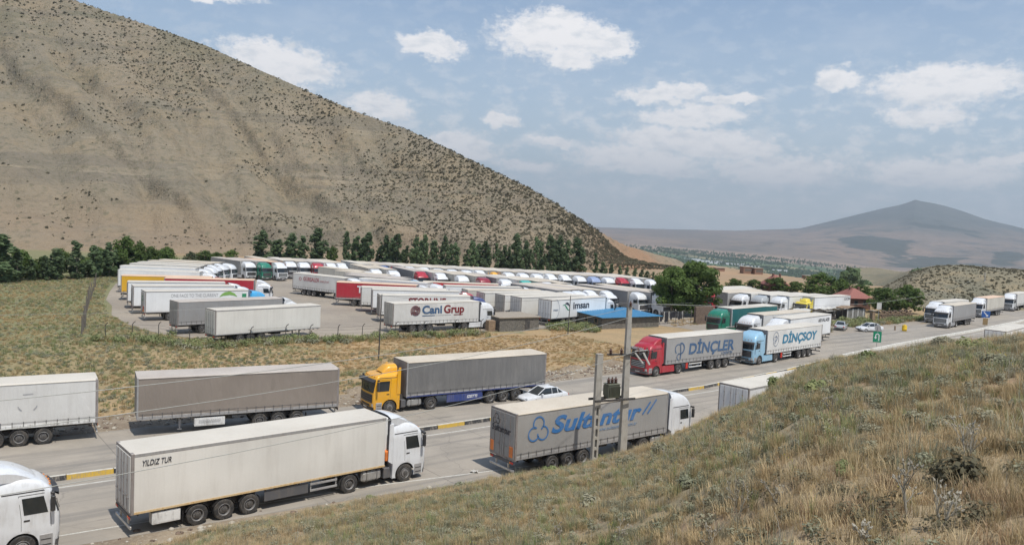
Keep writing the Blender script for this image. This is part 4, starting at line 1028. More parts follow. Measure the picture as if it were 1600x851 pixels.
# reefers half hidden by the hillside
t = empty('articulated_lorry', 17.05, 59.0, 42.0); tag(t, 'white box lorry with brown rear door frame half hidden by the grassy slope', 'lorry', LORRIES)
trailer(t, 'reefer_white', M_ROOFW, 2, tarp=False, seed=9); cab(t, 'tall', 'white', 1)
t = empty('articulated_lorry', 64.6, 105.2, 45.0); tag(t, 'white box lorry of which only the roof shows above the slope at the right edge', 'lorry', LORRIES)
trailer(t, 'reefer_white', M_ROOFW, 1, tarp=False, seed=10); cab(t, 'tall', 'white', 1)

def quick(x, y, yaw, body, roof, cabcol, style, label, group, seed=0, lod=1, defl=None, tank=None):
    t = empty('articulated_lorry' if cabcol else 'parked_semitrailer', x, y, yaw); tag(t, label, 'lorry' if cabcol else 'trailer', group)
    trailer(t, body, roof, lod, tarp=body.startswith('tarp'), seed=seed)
    if cabcol: cab(t, style, cabcol, lod, defl=defl, tankcol=tank)
    return t
GA = 'lorries waiting on the open apron'
t = quick(42.1, 128.3, 223, 'tarp_teal', M_ROOFW, 'green', 'volvo', 'green cab lorry with dark teal trailer beside the brown wall', GA, 1, 2, tank='green')
emblem(t, [([(11.9, 3.8), (11.9, 1.3), (10.4, 1.3)], .10)], 0, 0, 1, PWHITE).location = (25.3, YOUT, 0)
quick(44.7, 121.1, 222.5, 'tarp_white', M_ROOFC, 'white', 'volvo', 'white cab lorry with cream roof between the green and the ARVALAEB lorries', GA, 2)
t = quick(46.6, 117.9, 226, 'reefer_white', M_ROOFW, 'white', 'smooth', 'white box lorry with dark lettering directly behind the DİNÇSOY trailer', GA, 3)
side_text(t, 'ARVALAEB', 4.6, 3.05, .72, 1, INK, 3.9, 0, .008)
for ci, (tc, sf, b, rf, cc, stl, lb) in enumerate([(81.6, 135.5, 'reefer_white', M_ROOFW, 'lemon', 'square', 'yellow cab lorry with plain white box parked in front of the red roofed house'),
    (84.4, 131.6, 'reefer_white', M_ROOFW, 'white', 'volvo', 'white cab lorry parked just left of the yellow cab'), (87.1, 129.5, 'tarp_white', M_ROOFW, 'silver', 'tall', 'silver grey cab lorry between two white cabs'),
    (89.8, 127.4, 'tarp_white', M_ROOFW, 'white', 'volvo', 'white cab lorry left of the silver cab'), (92.5, 124.0, 'tarp_lightgrey', M_ROOFC, None, None, 'light grey semitrailer without tractor right of the red cab'),
    (95.2, 126.0, 'tarp_white', M_ROOFC, 'red', 'smooth', 'red cab lorry half hidden behind the big tree'), (98.0, 128.0, 'reefer_white', M_ROOFW, 'white', 'tall', 'white box lorry second from the back behind the grey semitrailer'), (100.8, 130.5, 'reefer_white', M_ROOFW, 'white', 'tall', 'white box lorry hindmost in front of the roadside bushes')]):
    x, y = st2xy(sf + 13.6, tc); t = quick(x, y, 220.3, b, rf, cc, stl, lb, 'lorries parked in a row right of the big tree', ci)
    if cc == 'lemon': side_text(t, 'LUCIN', 2.5, 3.2, .7, 1, INK, 2.2, 0, .01)
t = quick(88.5, 153.1, 225, 'tarp_grey', M_ROOFC, 'white', 'smooth', 'white cab lorry with dark grey curtain trailer foremost of the distant queue', LORRIES, 4, tank='grey')
x, y = st2xy(171.0, 68.6); quick(x, y, 223, 'tarp_white', M_ROOFW, 'white', 'smooth', 'white cab lorry right behind the dark grey trailer of the distant queue', LORRIES, 5)
quick(108.3, 176.3, 225, 'tarp_cream', M_ROOFP, 'white', 'smooth', 'white cab lorry with cream trailer in the middle of the distant queue', LORRIES, 6)
quick(126.7, 195.9, 226, 'tarp_white', M_ROOFW, 'white', 'smooth', 'white cab lorry at the right edge of the photo, last of the distant queue', LORRIES, 7)

# ------------------------------------------------------------------ the lorry park
LOT = [
    (-33.88,89.32,46,'left','reefer_cream',None,None), (-40.7,95.56,44,'left','tarp_grey','white',None), (-49.08,105.58,36,'left','reefer_white','lightblue',None),
    (-53.57,111.89,30,'left','reefer_white','bluewhite',None), (-56.95,117.48,24,'left','reefer_white','white',None), (-62.63,127.42,17,'left','tarp_yellow','darkred',None),
    (-55.26,126.47,15,'left','tarp_red','white',None), (-68.48,138.55,8,'left','reefer_white','white',None), (-72.53,147.52,5,'left','reefer_white','white',None),
    (-73.89,154.14,2,'left','tarp_white','white',None), (-74.64,158.99,-1,'left','tarp_white','white',None), (-74.86,164.17,-4,'left','tarp_cream','white',None),
    (-74.56,168.79,-7,'left','tarp_cream','white',None), (-69.06,184.88,-43,'back','tarp_grey','white',None), (-65.55,185.5,-44,'back','tarp_grey','green',None),
    (-61.74,186.13,-46,'back','tarp_red','white',None), (-64.4,194.27,-50,'back','tarp_cream','yellow',None), (-58.92,194.71,-58,'back','tarp_white','white',None),
    (-55.72,194.49,-58,'back','tarp_cream','white',None), (-52.52,194.27,-58,'back','tarp_grey','red',None), (-49.32,194.04,-58,'back','reefer_white','white',None),
    (-47.16,195.49,-58,'back','tarp_cream','white',None), (-41.02,195.46,-58,'back','tarp_white','white',None), (-37.51,194.73,-58,'back','tarp_cream','blue',None),
    (-34.47,194.77,-58,'back','tarp_grey','red',None), (-31.11,194.27,-58,'back','reefer_white','white',None), (-27.9,194.04,-58,'back','tarp_cream','white',None),
    (-24.7,193.82,-58,'back','tarp_white','white',None), (-21.5,193.59,-58,'back','tarp_cream','white',None), (-18.3,193.36,-58,'back','tarp_grey','white',None),
    (-15.1,193.13,-58,'back','reefer_white','white',None), (-11.89,192.9,-58,'back','tarp_cream','yellow',None), (-8.69,192.68,-58,'back','tarp_white','white',None),
    (-5.49,192.45,-58,'back','tarp_cream','white',None), (-2.29,192.22,-58,'back','tarp_grey','white',None), (0.92,192.0,-58,'back','reefer_white','white',None),
    (4.12,191.77,-58,'back','tarp_cream','white',None), (7.32,191.55,-58,'back','tarp_white','white',None), (10.53,191.32,-58,'back','tarp_cream','bluegrey',None),
    (13.73,191.09,-58,'back','tarp_grey','white',None), (16.94,190.86,-58,'back','reefer_white','red',None), (20.14,190.64,-58,'back','tarp_cream','white',None),
    (23.35,190.42,-58,'back','tarp_white','white',None), (-36.18,182.82,-62,'third','tarp_cream','white',None), (-32.12,181.21,-62,'third','tarp_cream','white',None),
    (-26.09,180.48,-62,'third','tarp_grey','red',None), (-21.75,178.41,-62,'third','tarp_white','white',None), (-17.25,176.07,-62,'third','tarp_cream','white',None),
    (-12.75,173.73,-62,'third','tarp_cream','darkred',None), (-8.29,171.37,-62,'third','tarp_grey','white',None), (-4.03,168.9,-62,'third','tarp_white','teal',None),
    (0.12,166.63,-62,'third','tarp_cream','white',None), (4.22,165.24,-62,'third','tarp_cream','white',None), (0.85,148.03,-52,'near right','tarp_grey','white',None),
    (2.61,150.01,-52,'near right','tarp_cream','white',None), (4.9,151.3,-52,'near right','tarp_grey','white',None), (7.96,151.6,-52,'near right','tarp_cream','white',None),
    (13.5,153.28,-52,'near right','tarp_grey','white',None), (17.45,156.67,-52,'near right','tarp_cream','white',None), (17.47,152.42,-52,'near right','tarp_grey','white',None),
    (-40.36,169.08,-38,'middle','tarp_cream','white',None), (-35.1,160.4,-30,'middle','tarp_cream','white',None), (-31.91,154.67,-26,'middle','tarp_grey','white',None),
    (-31.2,150.61,-23,'middle','tarp_grey','lightblue',None), (-27.18,144.03,-19,'middle','reefer_white','white',None), (-40.33,149.52,-33,'mid front','tarp_white','white','gur'),
    (-29.42,134.09,0,'mid front','tarp_red','white','tred'), (-23.98,126.9,9,'mid front','tarp_white','white',None), (-21.67,123.35,13,'mid front','reefer_white','red',None),
    (-19.29,115.49,19,'mid front','tarp_white','blueyellow','stor'), (-15.93,142.79,5,'right group','tarp_redstripe','white',None), (-11.58,136.49,14,'right group','reefer_white','white',None),
    (-7.7,130.35,24,'right group','tarp_cream','white',None), (-4.87,126.37,32,'right group','reefer_cream','white',None), (-1.74,124.01,36,'right group','tarp_white','white',None),
    (0.79,121.24,40,'right group','reefer_cream','white',None), (5.17,119.23,46.9,'right group','reefer_white','white','imsan'), (-16.1,104.69,36.4,'mid front','tarp_white','white','cani'),
]

RFS = {'tarp_grey': M_ROOFG, 'tarp_white': M_ROOFW, 'tarp_cream': M_ROOFC, 'reefer_white': M_ROOFW, 'reefer_cream': M_ROOFW, 'tarp_yellow': M_ROOFP, 'tarp_red': M_ROOFP, 'tarp_redstripe': M_ROOFC}
CABW = {'lightblue': 'azure', 'bluewhite': 'cool', 'blueyellow': 'navy'}
ORD = ['first', 'second', 'third', 'fourth', 'fifth', 'sixth', 'seventh', 'eighth', 'ninth', 'tenth', 'eleventh', 'twelfth', 'thirteenth', 'fourteenth', 'fifteenth', 'sixteenth', 'seventeenth', 'eighteenth', 'nineteenth', 'twentieth']
ROWN = {'left': ('front', 'of the block by the left fence'), 'back': ('left', 'in the long back row below the poplars'), 'third': ('left', 'in the row before the back row'), 'near right': ('left', 'in the row facing out above the blue roof'), 'middle': ('back', 'in the fan behind the GÜRSALDI trailer'), 'mid front': ('back', 'of the group around the Cani Grup lorry'), 'right group': ('back', 'of the row ending at the imsan trailer')}
SPEC = {'gur': 'white trailer lorry lettered GÜRSALDI in faded red', 'tred': 'lorry with red curtain trailer and white capital T', 'stor': 'white trailer lorry lettered STORLINE just behind Cani Grup', 'imsan': 'white box lorry lettered imsan with a green and black leaf', 'cani': 'white curtain lorry lettered Cani Grup with a spiral mark'}
cnt = {}; STL = ['smooth', 'tall', 'volvo', 'smooth', 'tall']
def colword(b): return {'tarp_grey': 'grey', 'tarp_white': 'white', 'tarp_cream': 'cream', 'reefer_white': 'white', 'reefer_cream': 'off-white', 'tarp_yellow': 'yellow', 'tarp_red': 'red', 'tarp_redstripe': 'bright red'}[b]
for li, (x, y, yaw, row, body, cc, txt) in enumerate(LOT):
    k = cnt.get(row, 0); cnt[row] = k + 1
    cw = {'lightblue': 'light blue', 'bluewhite': 'bluish white', 'blueyellow': 'navy blue', 'darkred': 'dark red', 'bluegrey': 'blue grey'}.get(cc, cc)
    a, w = ROWN[row]; kk = k if k < 20 else k
    o = ORD[k] if k < 20 else '%d%s' % (k + 1, {1: 'st', 2: 'nd', 3: 'rd'}.get((k + 1) % 10, 'th'))
    lb = SPEC.get(txt) or ('%s cab lorry, %s from the %s %s' % (cw, o, a, w) if cc else 'off-white box trailer without tractor nearest the wire fence')
    if li == 5: lb = 'yellow curtain lorry sticking out at the left end of the lorry park'
    if li == 6: lb = 'lorry with dark red curtain trailer and white cab near the GÜRSALDI trailer'
    det = 1 if row in ('left', 'mid front', 'right group') and (k < 7 or row != 'left') else 0
    t = quick(x, y, yaw, body, RFS[body], CABW.get(cc, cc), STL[(li * 3) % 5] if cc != 'yellow' else 'square', lb, 'lorries parked in the lorry park', li, det, tank='white' if (txt == 'cani' or li % 4 == 1) and cc == 'white' else None)
    if txt == 'cani':
        sp = [(r * math.cos(th), r * math.sin(th)) for th, r in ((i * .28, .10 + .011 * i) for i in range(60))]
        emblem(t, [(sp, .09)], 3.35, 2.95, -1, PMAR); emblem(t, [([(-p[0], -p[1]) for p in sp], .07)], 3.35, 2.95, -1, INK)
        side_text(t, 'Cani', 4.35, 2.55, 1.5, -1, PNAVY, 3.1, 0, .05); side_text(t, 'Grup', 7.75, 2.55, 1.5, -1, PMAR, 3.3, 0, .05)
        emblem(t, [([(4.4, 2.25), (6.4, 2.25)], .10)], 0, 0, -1, PNAVY); emblem(t, [([(6.6, 2.25), (9.0, 2.25)], .05)], 0, 0, -1, PGREY, ); emblem(t, [([(9.4, 2.25), (10.9, 2.25)], .10)], 0, 0, -1, PMAR)
    if txt == 'gur': side_text(t, 'GÜRSALDI', 2.9, 2.75, 1.0, -1, PRED, 4.0, 0, .02); emblem(t, [(arc(0, 0, .28, 0, 360, 20), .10)], 2.1, 3.0, -1, PRED); side_text(t, 'NAKLİYAT', 7.2, 2.75, .5, -1, PRED, 2.4, 0, .0)
    if txt == 'tred': side_text(t, 'Tr', 3.6, 2.35, 1.6, -1, PWHITE, 1.5, 0, .05)
    if txt == 'stor': side_text(t, 'STORLINE', 4.2, 2.6, 1.45, -1, PMAR, 5.6, 0, .05)
    if txt == 'imsan':
        side_text(t, 'imsan', 5.2, 2.45, 1.5, -1, INK, 4.0, 0, .04)
        emblem(t, [(arc(-.15, -.3, .75, 20, 120, 14), lambda u: .34 * math.sin(math.pi * min(1, max(.02, u))) + .01)], 3.75, 2.9, -1, INK)
        emblem(t, [([(-1.1, .25), (-.5, .3), (-.1, -.1), (.3, -.5), (.9, -.55)], lambda u: .22 * math.sin(math.pi * min(1, max(.02, u))) + .01)], 3.7, 2.85, -1, PGRN)
        emblem(t, [(arc(0, 0, 1.9, -52, 52, 20), .05)], .0, 2.6, -1, PNAVY); side_text(t, 'imsan', .5, 2.3, .55, -1, PNAVY, 1.1, .2, 0)
    if li == 2:
        side_text(t, 'ONE FACE TO THE CURRENT', 3.2, 3.15, .62, -1, PGREY, 6.2, 0, 0); emblem(t, [([(0, 0), (.4, .28), (.8, .42), (1.4, .5), (2.0, .3), (2.4, 0)], lambda u: .5 * math.sin(math.pi * min(.98, max(.02, u))) + .02)], 9.6, 3.1, -1, PLIME)
        link('door_panel_mark', cached('door_panel_mark', [PGRN], lambda: MB().box(12.7, 13.3, -TWH - .02, -TWH - .002, 3.0, 3.5)), t)
        emblem(t, [(arc(0, 0, .32, 0, 360, 24), .12)], 0, 0, -1, PGRN, rotz=-math.pi / 2).location = (-.09, 0, 3.0)
        link('warning_board', cached('warning_board_red', [M_RED, M_ORANGE], lambda: MB().box(-.10, -.07, -.9, -.3, 1.55, 1.95, 0).box(-.10, -.07, -1.0, -.1, 1.25, 1.5, 1)), t)

# ------------------------------------------------------------------ cars
def car_geo():
    st = [(-2.28, .45, .60, .62), (-2.22, .38, .80, .76), (-2.0, .30, .92, .84), (-1.5, .24, .95, .88), (-1.0, .22, .93, .88), (0, .21, .91, .885), (.7, .21, .89, .885), (1.0, .22, .88, .88), (1.5, .24, .80, .87), (2.0, .28, .72, .82), (2.2, .34, .64, .74), (2.30, .42, .56, .60)]
    xs = np.linspace(-2.28, 2.30, 60); A = np.array(st); b = MB(); n = 13
    V = []; 
    for x in xs:
        z0, z1, w = (float(np.interp(x, A[:, 0], A[:, k])) for k in (1, 2, 3))
        half = [(w * .93, z0), (w, z0 + .10), (w + .012, (z0 + z1) / 2 + .02), (w, z1 - .13), (w * .955, z1 - .03), (w * .70, z1 + .015), (0, z1 + .035)]
        ring = half + [(-y, z) for y, z in reversed(half[:-1])]
        for (y, z) in ring:
            xx, zz = x, z
            for xc in (-1.36, 1.36):
                d = math.hypot(x - xc, z - .31)
                if d < .36 and abs(y) > w * .8: k = .36 / max(d, .02); xx, zz = xc + (x - xc) * k, .31 + (z - .31) * k
            V.append((xx, y, zz))
    F = [(i * n + j, (i + 1) * n + j, (i + 1) * n + j + 1, i * n + j + 1) for i in range(len(xs) - 1) for j in range(n - 1)]
    F += [(i * n + n - 1, (i + 1) * n + n - 1, (i + 1) * n, i * n) for i in range(len(xs) - 1)]
    F += [tuple(range(n)), tuple((len(xs) - 1) * n + j for j in range(n - 1, -1, -1))]
    b.add(V, F); return b
GH = [(-1.75, .90, .74, -.95, 1.40, .56), (1.15, .86, .76, .22, 1.40, .58)]
def glasshouse():
    b = MB(); n = 10; rings = []
    for k in range(5):
        u = k / 4; e = math.sin(u * math.pi / 2); xr = -1.75 + .8 * u; xf = 1.15 - .93 * u; z = .88 + .52 * e if False else .88 + .52 * u; w = .76 - .18 * u ** 1.4
        rings.append([(xr, -w * .9, z), (xr - .03, 0, z), (xr, w * .9, z), (xr + .12, w, z), (xf - .12, w, z), (xf, w * .88, z), (xf + .06, 0, z), (xf, -w * .88, z), (xf - .12, -w, z), (xr + .12, -w, z)])
    V = [v for r in rings for v in r]; F = [(k * n + i, k * n + (i + 1) % n, (k + 1) * n + (i + 1) % n, (k + 1) * n + i) for k in range(4) for i in range(n)]
    b.add(V, F); return b
def car_roof():
    b = MB(); xs = np.linspace(-1.0, .26, 8); V = []
    for x in xs:
        e = 1 - ((x + .37) / .68) ** 4 * .06
        for y in (-.60, -.5, 0, .5, .60): V.append((x, y, (1.395 if abs(y) > .55 else 1.43 if abs(y) > .1 else 1.445) * e))
    b.add(V, [(i * 5 + j, i * 5 + j + 1, i * 5 + 6 + j, i * 5 + 5 + j) for i in range(7) for j in range(4)])
    for s in (-1, 1):
        for (x0, z0, y0, x1, z1, y1, r) in ((-1.68, .90, .70, -.98, 1.40, .545, .05), (1.12, .90, .70, .24, 1.405, .545, .035), (-.38, .90, .765, -.40, 1.40, .60, .025), (-1.05, .9, .755, -.98, 1.4, .585, .05)):
            b.tube([(x0, s * y0, z0), (x1, s * y1, z1)], r, 6)
        b.tube([(-1.0, s * .59, 1.40), (.25, s * .59, 1.40)], .03, 6)
    return b
def make_car(x, y, yaw, label, colour='white'):
    t = empty('parked_car', x, y, yaw); tag(t, label, 'car', 'white cars by the road')
    c = link('body', cached('car_body', [PAINT[colour]], car_geo, 45), t)
    link('windows', cached('car_windows', [M_GLASS], glasshouse, 25), t); link('roof', cached('car_roof', [PAINT[colour]], car_roof, 40), t)
    for s in (-1, 1):
        link('headlight', cached(('car_headlight', s), [M_LAMP], lambda: MB().box(2.12, 2.27, *sorted((s * .42, s * .70)), .55, .67, 0, .04)), t); link('tail_light', cached(('car_tail', s), [M_RED], lambda: MB().box(-2.28, -2.10, *sorted((s * .48, s * .76)), .62, .78, 0, .03)), t)
        link('mirror', cached(('car_mirror', s), [PAINT[colour]], lambda: MB().box(.72, .88, *sorted((s * .86, s * 1.03)), .90, 1.02, 0, .03)), t)
        for xc in (-1.36, 1.36):
            w = link('wheel', cached('tyre', [M_TYRE], tyre_geo, 40), t, (xc, s * .86, .31), (0, 0, 0 if s < 0 else math.pi), (.60, .62, .60)); link('rim', cached('rim', [M_RIM, M_HUB], rim_geo, 35), w)
    link('bumper', cached('car_bumper', [M_BLK], lambda: MB().box(2.18, 2.315, -.45, .45, .34, .46, 0, .03).box(-2.30, -2.20, -.6, .6, .36, .44, 0, .02)), t)
    link('number_plate', cached('car_plate', [M_WHITEP], lambda: MB().box(-2.315, -2.26, -.26, .26, .50, .61, 0, .005)), t)
    return t
x, y = st2xy(44.7, 51.1); make_car(x, y, 216, 'white saloon car passing the rear wheels of the yellow cab lorry')
make_car(59.7, 131.2, 196, 'white saloon car parked side-on left of the yellow barrel')
make_car(55.3, 132.0, 62, 'pale grey saloon car seen from behind, parked next to the side-on car', 'silver')
# ------------------------------------------------------------------ buildings and street furniture
def m_stone(col1, col2, sc):
    def f(nb, b):
        v = nb.new('ShaderNodeTexVoronoi', feature='DISTANCE_TO_EDGE'); nb.put(v.inputs['Vector'], nb.mapping(nb.O, (1, 1, 1.6))); v.inputs['Scale'].default_value = sc
        n = nb.noise(nb.O, 2.0, 5, 0.7); k = nb.mix(nb.ramp(n, .35, .65), col1, col2)
        k = nb.mix(nb.ramp(v.outputs['Distance'], .05, .0), k, tuple(c * .45 for c in col1))
        nb.put(b.inputs['Base Color'], k); b.inputs['Roughness'].default_value = .95; bump(nb, b, nb.ramp(v.outputs['Distance'], 0, .08), .8, .05)
    return f
M_STONE = mat('dark_rubble_masonry', m_stone((0.155, 0.145, 0.125), (0.22, 0.20, 0.17), 3.0)); M_BROWN = mat('brown_mudbrick', m_stone((0.17, 0.12, 0.09), (0.22, 0.16, 0.12), 4.0))
M_TAN = mat('tan_stone_wall', m_stone((0.34, 0.24, 0.15), (0.26, 0.18, 0.12), 3.0)); M_CONC = M_simple('pole_concrete', (0.40, 0.375, 0.33), 0.9, dirt=.6, dirtcol=(.24, .21, .17), scale=3)
M_BROOF = M_simple('blue_sheet_roof', (0.045, 0.24, 0.44), 0.5, dirt=.5, dirtcol=(.25, .35, .42)); M_ROOFMUD = M_simple('flat_mud_roof', (0.34, 0.29, 0.23), .95, dirt=.5); M_TILE = M_simple('red_roof_tile', (0.30, 0.12, 0.095), .8, dirt=.5, dirtcol=(.24, .10, .08), scale=3)
M_HWALL = M_simple('red_house_wall', (0.15, 0.075, 0.055), .9, dirt=.3); M_SHEET = M_simple('pale_tarpaulin', (0.50, 0.49, 0.46), .7, dirt=.6, dirtcol=(.3, .27, .24), scale=1); M_WOOD = M_simple('weathered_wood', (0.15, 0.13, 0.11), .9, dirt=.4)
M_SHACK = M_simple('shack_boards', (0.24, 0.23, 0.21), .9, dirt=.8, dirtcol=(.10, .09, .08), scale=2); M_YEL = M_simple('yellow_plastic', (0.78, 0.50, 0.02), .45, dirt=.2); M_SGN = M_simple('sign_green', (0.0, 0.22, 0.11), .4, dirt=.1); M_SBL = M_simple('sign_blue', (0.02, 0.10, 0.34), .4, dirt=.1)
M_DARKCL = M_simple('black_cloth', (0.022, 0.023, 0.03), .85, dirt=.3); M_WHCL = M_simple('pale_cloth', (0.52, 0.50, 0.46), .85, dirt=.3)
def frame(A, yaw): return Matrix.Translation((A[0], A[1], 0)) @ Matrix.Rotation(R(yaw), 4, 'Z')
# blue roofed low building
t = empty('roadside_building', 13.8, 118.3, 32); tag(t, 'low stone building under a bright blue sheet metal roof', 'building')
b = MB(); Lx, Ly, h0, h1 = 11.4, 8.6, 1.75, 1.95
b.add([(0, 0, -.3), (Lx, 0, -.3), (Lx, Ly, -.3), (0, Ly, -.3), (0, 0, h0), (Lx, 0, h0), (Lx, Ly, h1), (0, Ly, h1)], [(0, 1, 5, 4), (1, 2, 6, 5), (2, 3, 7, 6), (3, 0, 4, 7), (4, 5, 6, 7)]); link('wall', b.mesh('wall', [M_STONE]), t)
b = MB(); n = 60
for i in range(n):
    x0 = -.4 + (Lx + .8) * i / n; x1 = -.4 + (Lx + .8) * (i + 1) / n; dz = .035 if i % 3 == 0 else 0
    b.add([(x0, -.5, h0 + .0 + dz), (x1, -.5, h0 + .0 + dz), (x1, Ly + .4, h1 + .08 + dz), (x0, Ly + .4, h1 + .08 + dz), (x0, -.5, h0 - .03), (x1, -.5, h0 - .03), (x1, Ly + .4, h1 + .045), (x0, Ly + .4, h1 + .045)], [(0, 1, 2, 3), (0, 4, 5, 1), (2, 6, 7, 3), (1, 5, 6, 2), (3, 7, 4, 0)])
link('roof', b.mesh('roof', [M_BROOF]), t)
for yy in (1.4, 3.9, 6.4):
    w = link('window', MB().box(-.05, .02, yy - .5, yy + .5, .65, 1.6, 0, .01).mesh('window', [M_TAN]), t); link('pane', MB().box(-.08, -.052, yy - .28, yy + .28, .85, 1.42, 0).mesh('pane', [M_GLASS]), w)
link('stove_pipe', MB().tube([(5.6, 4, 2.3), (5.6, 4, 3.7)], .09, 8).tube([(5.45, 4, 3.7), (6.6, 4, 3.72)], .1, 8).mesh('stove_pipe', [M_CHAS]), t)
# stone sheds
t = empty('stone_shed', -1.4, 111.2, 31); tag(t, 'low dark stone shed with flat brown roof in front of the imsan trailer', 'shed')
link('wall', MB().box(0, 6.6, 0, 5.6, -.3, 1.75).mesh('wall', [M_STONE]), t); link('roof', MB().box(-.2, 6.8, -.2, 5.8, 1.755, 1.93, 0, .03).mesh('roof', [M_ROOFMUD]), t)
link('door', MB().box(4.2, 5.0, -.04, -.003, -.2, 1.5).mesh('door', [M_CHAS]), t)
t = empty('stone_block', -2.9, 110.6, 31); tag(t, 'pale concrete block beside the bumper of the Cani Grup lorry', 'block'); link('body', MB().box(0, 1.1, 0, 1.0, -.2, 1.45, 0, .05).mesh('body', [M_TAN]), t)
# brown wall and the row of hung cloths
t = empty('brown_wall', 31.0, 130.1, 33); tag(t, 'brown mud brick wall between the hung cloths and the green lorry', 'wall'); link('body', MB().box(-.6, 3.4, 0, .5, -.3, 2.9, 0, .04).mesh('body', [M_BROWN]), t)
t = empty('clothes_fence', 24.2, 127.6, 33); tag(t, 'fence hung with black and pale cloths under the big tree', 'fence')
for i in range(5): link('post', MB().tube([(i * 1.75, 0, -.2), (i * 1.75 + .04, .02, 2.25)], .05, 6).mesh('post', [M_WOOD]), t)
link('rope', MB().tube([(i * .35, 0, 2.05 - .10 * math.sin(math.pi * ((i * .35 / 1.75) % 1))) for i in range(21)], .012, 4).mesh('rope', [M_WHCL]), t)
rr = random.Random(5); xx = .05
for i in range(15):
    w = rr.uniform(.28, .58); d = rr.uniform(1.0, 1.75); pale = i in (2, 5, 6, 11, 14); ph = rr.random() * 6
    if pale: w *= .45; d *= .7
    b = MB(); b.grid(lambda a, c: (xx + w * a / 5 + rr.uniform(-.02, .02), .06 * math.sin(a * 1.7 + c * .5 + ph), 2.02 - d * c / 6 * (1 + .06 * math.sin(a * 2 + ph))), 6, 7)
    o = link('hung_cloth', b.mesh('hung_cloth', [M_WHCL if pale else M_DARKCL]), t); xx += w * .85 + .04
    if xx > 6.9: break
# house with the red roof and the roof behind it
def hip_house(x, y, yaw, lx, ly, h, rh, label, wm=M_HWALL):
    t = empty('village_house', x, y, yaw); tag(t, label, 'house', 'red roofed houses')
    link('wall', MB().box(0, lx, 0, ly, -2.0, h).mesh('wall', [wm]), t)
    b = MB(); e = .5; i = min(lx, ly) / 2 - .2; z0 = h + .02; nr = 9
    # stepped courses of tiles
    for k in range(nr):
        u0 = k / nr; u1 = (k + 1) / nr; a0 = -e + (i + e) * u0; a1 = -e + (i + e) * u1; za, zb = z0 + rh * u0 + .05, z0 + rh * u1 + .02
        R0_ = [(a0, a0, za), (lx - a0, a0, za), (lx - a0, ly - a0, za), (a0, ly - a0, za)]; R1_ = [(a1, a1, zb), (lx - a1, a1, zb), (lx - a1, ly - a1, zb), (a1, ly - a1, zb)]; R2_ = [(p[0], p[1], p[2] - .06) for p in R0_]
        b.add(R0_ + R1_ + R2_, [(j, (j + 1) % 4, 4 + (j + 1) % 4, 4 + j) for j in range(4)] + [(8 + j, 8 + (j + 1) % 4, (j + 1) % 4, j) for j in range(4)])
    b.add([(a1, a1, zb), (lx - a1, a1, zb), (lx - a1, ly - a1, zb), (a1, ly - a1, zb)], [(0, 1, 2, 3)])
    r = link('roof', b.mesh('roof', [M_TILE]), t)
    for q in (.35, .72): link('chimney', MB().box(lx * q, lx * q + .45, ly / 2 - .2, ly / 2 + .25, h + rh * .5, h + rh + .35, 0, .03).mesh('chimney', [M_HWALL]), r)
    for q in (.25, .65):
        w = link('window', MB().box(lx * q, lx * q + .9, -.05, .01, .9, 1.9).mesh('window', [M_WOOD]), t); link('pane', MB().box(lx * q + .08, lx * q + .82, -.07, -.055, .98, 1.82).mesh('pane', [M_GLASS]), w)
hip_house(72.6, 170.4, 8, 5.2, 6.0, 2.3, 2.0, 'brown house with red tiled hip roof right of the LUCIN box lorry')
hip_house(67.0, 206.0, 5, 5.0, 5.5, 2.0, 2.6, 'distant red roof peeping over the parked lorries', M_HWALL)
# shacks
t = empty('plank_shack', 62.6, 147.2, 18); tag(t, 'grey plank shack with rounded roof below the red roofed house', 'shack')
link('frame', MB().box(.04, 4.2, .04, 3.0, -.2, 2.15).mesh('frame', [M_CHAS]), t)
for i in range(14): link('plank', MB().box(i * .3 + .01, i * .3 + .285, -.02 + .02 * (i % 3), .035, -.1, 2.2 - .05 * (i % 4)).mesh('plank', [M_SHACK if i % 4 else M_SHEET]), t)
b = MB(); b.grid(lambda i, j: (-.2 + 4.7 * i / 8, -.3 + 3.6 * j / 4, 2.2 + .42 * math.sin(math.pi * i / 8) - .05 * j + .03 * math.sin(i * 3 + j)), 9, 5); link('roof', b.mesh('roof', [M_TAN]), t)
t = empty('tarpaulin_shelter', 51.5, 143.6, 20); tag(t, 'long shelter of crumpled pale tarpaulins behind the waiting lorries', 'shelter')
for i in range(6): link('post', MB().tube([(i * 2.2, 0, -.1), (i * 2.2, 0, 1.9)], .05, 6).mesh('post', [M_WOOD]), t)
for k in range(3):
    b = MB(); b.grid(lambda i, j: (-.3 + 3.9 * k + 4.0 * i / 12, -.6 + 3.2 * j / 6, 1.75 + .10 * k + .28 * math.sin(j * .8 + k) + .10 * math.sin(i * 1.3 + j * 1.1 + k * 2)), 13, 7); link('tarpaulin', b.mesh('tarpaulin', [M_SHEET]), t)
t = empty('rubble_wall', 70.0, 149.6, 28); tag(t, 'broken tan stone wall at the foot of the round tree', 'wall')
rr = random.Random(9)
stone_mesh = [MB().box(-.28, .28, -.2, .2, -.15, .15, 0, .06).mesh('stone', [M_TAN]), MB().box(-.22, .24, -.2, .2, -.12, .16, 0, .05).mesh('stone', [M_BROWN])]
for k in range(7):
    for i in range(17):
        if k > 4 and (i + k) % 3 == 0: continue
        link('stone', stone_mesh[(i * 3 + k) % 3 == 0], t, (i * .54 + .27 * (k % 2), rr.uniform(-.05, .05), .1 + k * .27), (0, rr.uniform(-.05, .05), rr.uniform(-.1, .1)))
